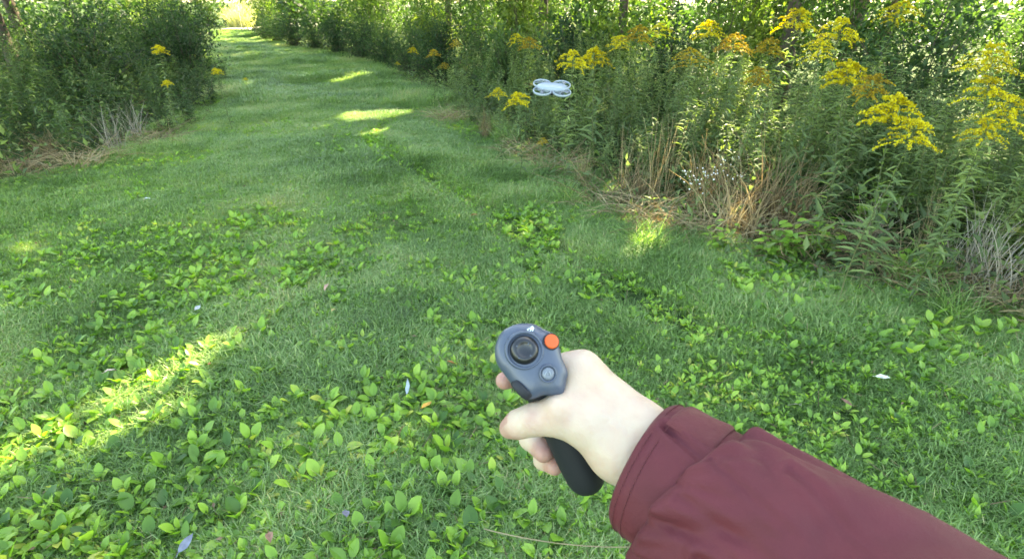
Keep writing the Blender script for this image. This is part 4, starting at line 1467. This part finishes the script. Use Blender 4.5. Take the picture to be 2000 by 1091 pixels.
cbuild(disc_stack(1076, 667, [(.0065, -.006), (.0065, .0009), (.0062, .0014), (.0055, .0014)], tilt=OT, seat=True), 'button_surround', M_CTRL_DK, controller)
cbuild(disc_stack(1076, 667, [(.0055, -.002), (.0055, .0022), (.0052, .0028), (.0046, .0030), (.0020, .0030)], tilt=OT, seat=True), 'orange_button', M_ORANGE, controller)
BT = unit(NF + np.array([0.12, 0.14, 0]))
cbuild(disc_stack(1070, 729, [(.0069, -.004), (.0069, .0008), (.0066, .0016), (.0059, .0018), (.0054, .0012), (.0053, -.001)], tilt=BT, seat=True), 'button_collar', M_CTRL, controller)
rb = cbuild(disc_stack(1070, 729, [(.0047, -.003), (.0047, .0008), (.0044, .0014), (.003, .0016), (.001, .0016)], tilt=BT, seat=True), 'round_button', plain_mat('button_grey', (0.13, 0.15, 0.18), 0.3, 0.6), controller)
mb = MB()
mk = [(1064, 733), (1067, 725), (1070, 731), (1073, 725), (1076, 733)]
mb.tube(np.array([face_pt(*q, skin_off(1070, 729) + .0017) for q in mk]), .0005, 5)
cbuild(mb, 'icon', plain_mat('grey_print', (0.3, 0.34, 0.38), 0.5, 0.3), rb)
# thumb dial at the lower left edge
dc = face_pt(1019, 759, .0025)
da = unit(E1 * 0.72 - E2 * 0.69 + NF * 0.25)
dl = unit(E1 * 0.69 + E2 * 0.72)
dn = np.cross(da, dl)
mb = MB()
a_ = np.linspace(0, 2 * math.pi, 40, endpoint=False)
loft(mb, [dc + da * w + (dl[None] * np.cos(a_)[:, None] + dn[None] * np.sin(a_)[:, None] * .75) * r_ for w, r_ in [(-.0035, .0075), (-.0032, .0085), (-.002, .0092), (.002, .0092), (.0032, .0085), (.0035, .0075)]])
cbuild(mb, 'dial', M_CTRL_DK, controller)
# maker's mark printed along the upper edge of the face
fc = bpy.data.curves.new('mark', 'FONT')
fc.body = 'DJI'
fc_size = 0.0046
fc.size = fc_size
fc.extrude = 0.0002
fc.offset = 0.00018
fc.align_x, fc.align_y = 'CENTER', 'CENTER'
fo = bpy.data.objects.new('mark', fc)
COL.objects.link(fo)
dg = bpy.context.evaluated_depsgraph_get()
me = bpy.data.meshes.new_from_object(fo.evaluated_get(dg))
bpy.data.objects.remove(fo)
me.materials.clear(); me.materials.append(M_LOGO)
for v in me.vertices:                     # wrapped onto the domed face
    u_, w_ = v.co[0] / fc_size * 11.0, v.co[1] / fc_size * 9.0
    qx, qy = 1036.5 + 0.84 * u_ - 0.54 * w_, 642.5 - 0.54 * u_ - 0.84 * w_
    v.co = Vector((to_world(face_pt(qx, qy, skin_off(qx, qy) + 0.0010 + v.co[2]))[0] - C0).tolist())
lo = bpy.data.objects.new('logo', me)
COL.objects.link(lo)
lo.parent = controller

# ------------------------------------------------------------------ the person's hand and forearm
def capsule(P, a, b, ra, rb):
    ba = b - a
    h = np.clip(((P - a) @ ba) / (ba @ ba), 0, 1)
    return np.linalg.norm(P - a - h[..., None] * ba, axis=-1) - (ra + (rb - ra) * h)


def smin(a, b, k):
    h = np.maximum(k - np.abs(a - b), 0) / k
    return np.minimum(a, b) - h * h * k * 0.25


def hp(px, py, d, r):
    return cpt(px, py, d), r * d / F_PX


def surface_nets(D, lo, st):
    nx_, ny_, nz_ = D.shape
    s = D < 0
    c = [s[i:nx_ - 1 + i, j:ny_ - 1 + j, k:nz_ - 1 + k] for i in (0, 1) for j in (0, 1) for k in (0, 1)]
    tot = sum(q.astype(np.int8) for q in c)
    act = (tot > 0) & (tot < 8)
    I = np.argwhere(act)
    vid = -np.ones(act.shape, int)
    vid[act] = np.arange(len(I))
    acc, num = np.zeros((len(I), 3)), np.zeros(len(I))
    cor = np.array([(i, j, k) for i in (0, 1) for j in (0, 1) for k in (0, 1)])
    val = np.stack([D[I[:, 0] + q[0], I[:, 1] + q[1], I[:, 2] + q[2]] for q in cor], 1)
    for e0 in range(8):
        for e1 in range(e0 + 1, 8):
            if np.abs(cor[e0] - cor[e1]).sum() != 1:
                continue
            m = (val[:, e0] < 0) != (val[:, e1] < 0)
            t = val[m, e0] / (val[m, e0] - val[m, e1])
            acc[m] += cor[e0] + t[:, None] * (cor[e1] - cor[e0])
            num[m] += 1
    V = lo + (I + acc / num[:, None]) * st
    F = []
    for ax in range(3):
        o1, o2 = [(1, 2), (2, 0), (0, 1)][ax]
        sl0 = [slice(None)] * 3
        sl1 = [slice(None)] * 3
        sl0[ax], sl1[ax] = slice(0, -1), slice(1, None)
        cross = s[tuple(sl0)] != s[tuple(sl1)]
        E = np.argwhere(cross)
        ok = (E[:, o1] > 0) & (E[:, o2] > 0) & (E[:, o1] < D.shape[o1] - 1) & (E[:, o2] < D.shape[o2] - 1)
        E = E[ok]
        flip = s[tuple(sl0)][E[:, 0], E[:, 1], E[:, 2]]
        q = []
        for da_, db_ in ((1, 1), (0, 1), (0, 0), (1, 0)):
            k = E.copy()
            k[:, o1] -= da_
            k[:, o2] -= db_
            q.append(vid[k[:, 0], k[:, 1], k[:, 2]])
        q = np.stack(q, 1)
        q[~flip] = q[~flip][:, ::-1]
        F += [q[:, [0, 1, 2]], q[:, [0, 2, 3]]]
    return V, np.vstack(F)


ST = 0.0011
lo_, hi_ = np.array([-0.022, 0.038, 0.355]), np.array([0.150, 0.212, 0.560])
ax_ = [np.arange(l_, h_, ST) for l_, h_ in zip(lo_, hi_)]
PG = np.stack(np.meshgrid(*ax_, indexing='ij'), -1)
arm_dir = unit(np.array([0.1466, 0.0696, -0.12]))
W1, W1r = hp(1250, 841, .428, 47)
W2, W2r = hp(1219, 892, .424, 47)
W3, W3r = hp(1232, 880, .450, 44)


def chain(pts, k=0.006):
    D = None
    for (a_, ra), (b_, rb_) in zip(pts[:-1], pts[1:]):
        q = capsule(PG, a_, b_, ra, rb_)
        D = q if D is None else smin(D, q, k)
    return D


MC = [hp(1137, 721, .442, 32), hp(1160, 735, .462, 31), hp(1180, 765, .482, 29), hp(1200, 805, .497, 26)]
palm = None
parts_ = [capsule(PG, W1, MC[0][0], W1r, MC[0][1]), capsule(PG, W1, MC[1][0], W1r, MC[1][1]), capsule(PG, W3, MC[2][0], W3r, MC[2][1]), capsule(PG, W3, MC[3][0], W3r, MC[3][1]),
          capsule(PG, W1, W1 + arm_dir * .09, W1r, .024), capsule(PG, W2, W2 + arm_dir * .09, W2r, .024), capsule(PG, W3, W3 + arm_dir * .09, W3r, .024),
          capsule(PG, W1, W2, W1r, W2r), capsule(PG, hp(1142, 752, .436, 30)[0], hp(1205, 862, .43, 50)[0], 30 * .436 / F_PX, 50 * .43 / F_PX),
          capsule(PG, hp(1104, 716, .443, 27)[0], MC[0][0], 27 * .443 / F_PX, MC[0][1]),
          capsule(PG, hp(1140, 740, .435, 30)[0], hp(1112, 796, .428, 30)[0], 30 * .435 / F_PX, 30 * .428 / F_PX)]
for q in parts_:
    palm = q if palm is None else smin(palm, q, 0.012)
thumb = chain([hp(1195, 872, .425, 49), hp(1140, 826, .425, 44), hp(1086, 813, .424, 36), hp(1042, 819, .428, 30), hp(1012, 828, .434, 26), hp(995, 835, .440, 21)], 0.006)
index = chain([MC[0], hp(1078, 718, .488, 25), hp(1012, 735, .479, 20), hp(985, 743, .462, 17.5)], 0.004)
middle = chain([MC[1], hp(1086, 803, .514, 25), hp(1036, 856, .497, 21.5), hp(1062, 884, .471, 19)], 0.004)
ring_ = chain([MC[2], hp(1112, 862, .527, 23), hp(1062, 897, .508, 19.5), hp(1083, 911, .484, 17)], 0.004)
little = chain([MC[3], hp(1168, 892, .530, 19), hp(1132, 926, .517, 16), hp(1142, 938, .500, 14)], 0.004)
D = smin(palm, thumb, 0.014)
for fgr in (index, middle, ring_, little):
    root = fgr
    D = smin(D, root, 0.0035)
# the grip presses into the palm: keep skin just outside it
grip_d = capsule(PG, ga, gb, 0.0160, 0.0166)
D = np.maximum(D, -(grip_d - 0.0002))
# soft knuckle heads and wrist tendon
for (px, py, d_, r_) in ((1088, 793, .413, 12),):
    D = smin(D, np.linalg.norm(PG - cpt(px, py, d_), axis=-1) - r_ * d_ / F_PX, 0.012)
HV, HF = surface_nets(D, lo_, ST)
del PG, palm, parts_, thumb, index, middle, ring_, little, D, grip_d


def smooth_verts(V, F, it):
    e = np.vstack([F[:, [0, 1]], F[:, [1, 2]], F[:, [2, 0]]])
    deg = np.bincount(e.ravel(), minlength=len(V)).astype(float)
    for _ in range(it):
        A_ = np.zeros_like(V)
        for c_ in range(3):
            A_[:, c_] = np.bincount(e[:, 0], V[e[:, 1], c_], len(V)) + np.bincount(e[:, 1], V[e[:, 0], c_], len(V))
        V = V * 0.4 + 0.6 * A_ / np.maximum(deg, 1)[:, None]
    return V


HV = smooth_verts(HV, HF, 5)
# joint creases of the thumb and fingers
fn = np.cross(HV[HF[:, 1]] - HV[HF[:, 0]], HV[HF[:, 2]] - HV[HF[:, 0]])
vn = np.zeros_like(HV)
for c_ in range(3):
    for k in range(3):
        vn[:, c_] += np.bincount(HF[:, k], fn[:, c_], len(HV))
vn = unit(vn)
if (vn * (HV - HV.mean(0))).sum() < 0:
    vn = -vn
wob = 0.0006 * np.sin(HV[:, 0] * 700 + HV[:, 1] * 500) + 0.0004 * np.sin(HV[:, 1] * 1500 - HV[:, 2] * 900)
for (pc, p2, offs, amp, rad_) in ((cpt(1040, 819, .428), cpt(1012, 828, .434), (-.0042, -.0016, .0008, .0034), .0006, .016), (cpt(1088, 813, .424), cpt(1042, 819, .428), (-.004, .001, .005), .0003, .018),
                                  (cpt(1036, 856, .497), cpt(1062, 884, .471), (-.001, .002), .0005, .013), (cpt(1062, 897, .508), cpt(1083, 911, .484), (-.001, .002), .0005, .012),
                                  (cpt(1012, 735, .479), cpt(985, 743, .462), (0.0, .003), .0004, .012)):
    ax2 = unit(p2 - pc)
    rel = HV - pc
    sft = rel @ ax2 + wob
    near_ = np.exp(-(np.linalg.norm(rel, axis=1) / rad_) ** 4)
    for o_ in offs:
        HV = HV - vn * (amp * near_ * np.exp(-((sft - o_) / .0009) ** 2))[:, None]
# tendons and a vein on the back of the hand
for pa, pb, amp in ((cpt(1250, 812, .41), cpt(1160, 715, .425), .0007), (cpt(1225, 850, .40), cpt(1120, 775, .412), .0006), (cpt(1238, 875, .40), cpt(1175, 800, .408), .0005)):
    ba = pb - pa
    rel = HV - pa
    h_ = np.clip((rel @ ba) / (ba @ ba), 0, 1)
    q_ = rel - h_[:, None] * ba
    lat = np.hypot(q_[:, 0], q_[:, 1]) + wob * .8
    HV = HV + vn * (amp * np.sin(h_ * math.pi) * np.exp(-(lat / .0028) ** 2) * (np.abs(q_[:, 2]) < .03))[:, None]
tone = np.zeros(len(HV))
for (px, py, d_, s_) in ((998, 838, .436, .011), (985, 743, .46, .012), (1062, 884, .47, .014), (1083, 911, .482, .013), (1045, 812, .415, .010)):
    tone = np.maximum(tone, np.exp(-(np.linalg.norm(HV - cpt(px, py, d_), axis=1) / s_) ** 2) * (1 if d_ > .43 else .45))
# thumbnail: a slightly sunken pale plate on the outer side of the thumb tip
tip, prev = cpt(998, 835, .440), cpt(1014, 828, .434)
tax = unit(tip - prev)
nd = unit(np.array([-0.35, -0.75, -0.5]))
nd = unit(nd - tax * (nd @ tax))
rel = HV - (tip - tax * 0.001)
ln, sd_, up_ = rel @ tax, rel @ np.cross(tax, nd), rel @ nd
nail = (up_ > 0.003) & (np.abs(sd_) < 0.0062) & (np.abs(ln) < 0.0085)
HV[nail] -= nd * 0.0004
tone = np.where(nail, 0.8, tone)

m, nt, out = new_mat('skin')
L = nt.links
p = N(nt, 'ShaderNodeBsdfPrincipled')
at = N(nt, 'ShaderNodeAttribute', attribute_name='tint')
tc = N(nt, 'ShaderNodeTexCoord')
nz = N(nt, 'ShaderNodeTexNoise'); nz.inputs['Scale'].default_value = 60; nz.inputs['Detail'].default_value = 5
L.new(tc.outputs['Object'], nz.inputs['Vector'])
ad = N(nt, 'ShaderNodeMath', operation='MULTIPLY_ADD', i_1=1.1, i_2=-0.45)
L.new(nz.outputs[0], ad.inputs[0])
a2 = N(nt, 'ShaderNodeMath', operation='ADD', use_clamp=True)
L.new(ad.outputs[0], a2.inputs[0]); L.new(at.outputs['Fac'], a2.inputs[1])
L.new(ramp(nt, a2.outputs[0], [(0.0, (0.52, 0.40, 0.30)), (0.3, (0.49, 0.345, 0.26)), (0.6, (0.43, 0.26, 0.20)), (1.0, (0.37, 0.19, 0.155))]), p.inputs['Base Color'])
p.inputs['Roughness'].default_value = 0.5
p.inputs['Specular IOR Level'].default_value = 0.4
p.inputs['Subsurface Weight'].default_value = 0.25
p.inputs['Subsurface Radius'].default_value = (0.010, 0.0045, 0.0025)
p.inputs['Subsurface Scale'].default_value = 1.0
vz = N(nt, 'ShaderNodeTexVoronoi'); vz.inputs['Scale'].default_value = 900
L.new(tc.outputs['Object'], vz.inputs['Vector'])
nz2 = N(nt, 'ShaderNodeTexNoise'); nz2.inputs['Scale'].default_value = 160; nz2.inputs['Detail'].default_value = 4
L.new(tc.outputs['Object'], nz2.inputs['Vector'])
b1 = N(nt, 'ShaderNodeBump'); b1.inputs['Strength'].default_value = 0.18; b1.inputs['Distance'].default_value = 0.0006
b2 = N(nt, 'ShaderNodeBump'); b2.inputs['Strength'].default_value = 0.55; b2.inputs['Distance'].default_value = 0.0012
L.new(vz.outputs[0], b1.inputs['Height']); L.new(nz2.outputs[0], b2.inputs['Height'])
L.new(b1.outputs[0], b2.inputs['Normal']); L.new(b2.outputs[0], p.inputs['Normal'])
L.new(p.outputs[0], out.inputs[0])
M_SKIN = m

PO = to_world(cpt(1262, 925, .42))[0]
mb = MB()
mb.add(to_world(HV) - PO, HF, tone)
person = mb.build('person', M_SKIN, None, smooth=True, loc=PO)
tag(person, 'right hand and forearm in a dark red jacket sleeve holding out the motion controller', 'person')

# jacket sleeve: lofted tube with folds; cuff and its tab as pieces of their own
def jacket_mat(name, col, col2, bs):
    m, nt, out = new_mat(name)
    L = nt.links
    p = N(nt, 'ShaderNodeBsdfPrincipled')
    tc = N(nt, 'ShaderNodeTexCoord')
    nz = N(nt, 'ShaderNodeTexNoise'); nz.inputs['Scale'].default_value = 25; nz.inputs['Detail'].default_value = 6
    L.new(tc.outputs['Object'], nz.inputs['Vector'])
    L.new(ramp(nt, nz.outputs[0], [(0.3, col), (0.7, col2)]), p.inputs['Base Color'])
    p.inputs['Roughness'].default_value = 0.68
    p.inputs['Specular IOR Level'].default_value = 0.3
    p.inputs['Sheen Weight'].default_value = 0.03
    wv = N(nt, 'ShaderNodeTexNoise'); wv.inputs['Scale'].default_value = bs; wv.inputs['Detail'].default_value = 3
    L.new(tc.outputs['Object'], wv.inputs['Vector'])
    b1 = N(nt, 'ShaderNodeBump'); b1.inputs['Strength'].default_value = 0.5; b1.inputs['Distance'].default_value = 0.0008
    L.new(wv.outputs[0], b1.inputs['Height'])
    w2 = N(nt, 'ShaderNodeTexNoise'); w2.inputs['Scale'].default_value = 45; w2.inputs['Detail'].default_value = 3
    L.new(tc.outputs['Object'], w2.inputs['Vector'])
    b2 = N(nt, 'ShaderNodeBump'); b2.inputs['Strength'].default_value = 0.5; b2.inputs['Distance'].default_value = 0.004
    L.new(w2.outputs[0], b2.inputs['Height']); L.new(b1.outputs[0], b2.inputs['Normal'])
    L.new(b2.outputs[0], p.inputs['Normal'])
    L.new(p.outputs[0], out.inputs[0])
    return m


M_JACKET = jacket_mat('dark_red_nylon', (0.088, 0.0135, 0.0185), (0.108, 0.0165, 0.0225), 900)
M_TAB = jacket_mat('dark_red_hook_tape', (0.088, 0.0145, 0.0165), (0.13, 0.028, 0.03), 500)
WC = cpt(1259, 908, .42)
AX = arm_dir
SU = unit(np.array([0.53, -0.85, 0.0]) - AX * (np.array([0.53, -0.85, 0.0]) @ AX))
SV = np.cross(AX, SU)
if SV[2] > 0:
    SV = -SV
ELB = WC + AX * 0.25
SHO = cpt_s = np.array([0.20, 0.26, -0.10])


def sleeve_ring(t, th, extra):
    ru = 0.0515 + 0.035 * np.clip(t, 0, .25)
    rv = 0.044 + 0.08 * np.clip(t, 0, .25)
    return WC + AX * t[..., None] + SU * (np.cos(th) * (ru + extra))[..., None] + SV * (np.sin(th) * (rv + extra))[..., None]


def fold(t, th, t0, th0, t1, th1, w, amp):
    """a valley with raised flanks along a straight line in (length, angle)"""
    A_, B2 = np.array([t0, R(th0) * .05]), np.array([t1, R(th1) * .05])
    Q = np.stack([t, th * .05], -1)
    ba = B2 - A_
    h = np.clip(((Q - A_) @ ba) / (ba @ ba), 0, 1)
    d = np.linalg.norm(Q - A_ - h[..., None] * ba, axis=-1) / w
    fade = 1 - 0.75 * h
    return -amp * fade * (np.exp(-d ** 2) - 0.55 * np.exp(-((d - 1.9) / 1.0) ** 2))


nth, nt_ = 160, 150
th = np.linspace(0, 2 * math.pi, nth, endpoint=False)
mb = MB()
tt = np.linspace(0, 1, 44)
Tm, Th = np.meshgrid(tt * 0.085, th, indexing='ij')
ex = 0.0012 * np.sin(3 * Th + 1) + 0.0016 * np.sin(5 * Th + Tm * 60) * (Tm / .08) - 0.0035 * np.exp(-Tm / .0025) + 0.0007 * np.exp(-((Tm - 0.008) / .0012) ** 2) * -1
ex += fold(Tm, Th, 0.012, 48, 0.06, 62, 0.0035, 0.004)
inner = sleeve_ring(np.full((6, nth), 0.0) + np.linspace(0.03, 0.0, 6)[:, None], np.broadcast_to(th, (6, nth)), np.full((6, nth), -0.0055) + np.linspace(0, .001, 6)[:, None])
loft(mb, [q for q in inner] + [q for q in sleeve_ring(Tm, Th, ex)], caps=False)


def pbuild(mb, name, mat, parent):
    mb.V = [to_world(v) - PO for v in mb.V]
    mb.F = [f[:, ::-1] for f in mb.F]
    return mb.build(name, mat, parent, smooth=True)


def start_t(th):
    return 0.018 + 0.034 * (0.5 + 0.5 * np.cos(th - R(12))) ** 1.2 + 0.003 * np.sin(3 * th + .5)


s_ = np.linspace(0, 1, nt_) ** 1.3
Sm, Th = np.meshgrid(s_, th, indexing='ij')
Tm = start_t(Th) + Sm * (0.25 - start_t(Th))
dl_ = Tm - start_t(Th)
ex = 0.0068 * (1 - np.exp(-dl_ / .003)) * np.exp(-dl_ / 0.08) + 0.0035
ex += 0.0022 * np.sin(6 * Th + 2.0 + 30 * dl_) * np.exp(-dl_ / .035) * (dl_ > 0) + 0.0016 * np.sin(11 * Th + 40 * dl_) * np.exp(-dl_ / .02)
for f_ in ((0.025, 118, 0.105, 78, .0055, .0062), (0.022, 98, 0.055, 60, .0045, .005), (0.02, 150, 0.10, 128, .006, .006), (0.055, 30, 0.10, 52, .006, .003),
           (0.12, 60, 0.19, 20, .012, .005), (0.09, 150, 0.2, 100, .012, .006), (0.16, 95, 0.24, 60, .012, .005), (0.03, 70, 0.075, 40, .003, .0035), (0.028, 132, 0.06, 112, .003, .0035), (0.045, 88, 0.13, 92, .003, .002), (0.06, 20, 0.15, 5, .004, .003), (0.07, 112, 0.16, 118, .0035, .0025), (0.05, 60, 0.11, 74, .002, .002), (0.035, 84, 0.07, 74, .0018, .0022), (0.032, 108, 0.085, 100, .002, .0024), (0.09, 38, 0.15, 62, .003, .0025), (0.13, 96, 0.22, 112, .004, .003), (0.045, 140, 0.09, 150, .0025, .0025)):
    ex += fold(Tm, Th, *f_)
ex += 0.0012 * np.sin(Tm * 70 + 2 * np.sin(2 * Th)) * np.sin(3 * Th + 25 * Tm) * np.clip(dl_ / .03, 0, 1)
rings = [q for q in sleeve_ring(Tm, Th, ex)]
rings = [sleeve_ring(start_t(th) + .014, th, np.full(nth, .0008)), sleeve_ring(start_t(th) + .004, th, np.full(nth, .0016))] + rings
last = rings[-1]
c_l = last.mean(0)
for k in np.linspace(0.12, 1, 10):       # round the elbow and up to the shoulder, out of view
    c_ = c_l * (1 - k) + SHO * k + np.array([0.05, 0.06, 0]) * math.sin(k * math.pi)
    rings.append(c_ + (last - c_l) * (1 + 0.12 * k) * np.array([1, 1, 1 - .0 * k]))
sl = MB()
loft(sl, rings, caps=False)
sleeve = pbuild(sl, 'jacket_sleeve', M_JACKET, person)
cuff = pbuild(mb, 'cuff', M_JACKET, sleeve)
sb = MB()                              # two rows of stitching round the hem
for t_ in (0.0055, 0.0125):
    for k in range(150):
        a0, a1 = k / 150 * 2 * math.pi, (k + .62) / 150 * 2 * math.pi
        aa = np.array([a0, (a0 + a1) / 2, a1])
        e_ = 0.0012 * np.sin(3 * aa + 1) + 0.0016 * np.sin(5 * aa + t_ * 60) * (t_ / .08) - 0.0035 * math.exp(-t_ / .0025) + 0.0003
        sb.tube(sleeve_ring(np.full(3, t_), aa, e_), 0.00042, 4)
st_ = pbuild(sb, 'stitching', M_TAB, cuff)
st_['kind'] = 'stuff'
# hook tape tab on the upper side of the cuff
tb = MB()
Tt, Ta = np.meshgrid(np.linspace(0.010, 0.046, 14), np.linspace(R(-42), R(46), 30), indexing='ij')
edge = np.minimum(np.minimum((Tt - .010), (.046 - Tt)) / .003, np.minimum(Ta - R(-42), R(46) - Ta) / .06).clip(0, 1)
ex = 0.0004 + 0.0022 * edge + 0.0012 * np.sin(3 * Ta + 1) + 0.0005 * np.sin(Ta * 9 + Tt * 150)
G_ = sleeve_ring(Tt, Ta, ex)
F = []
for i in range(13):
    for j in range(29):
        A_, B2, C2, D2 = i * 30 + j, i * 30 + j + 1, (i + 1) * 30 + j + 1, (i + 1) * 30 + j
        F += [(A_, B2, C2), (A_, C2, D2)]
tb.add(G_.reshape(-1, 3), F)
pbuild(tb, 'cuff_tab', M_TAB, sleeve)
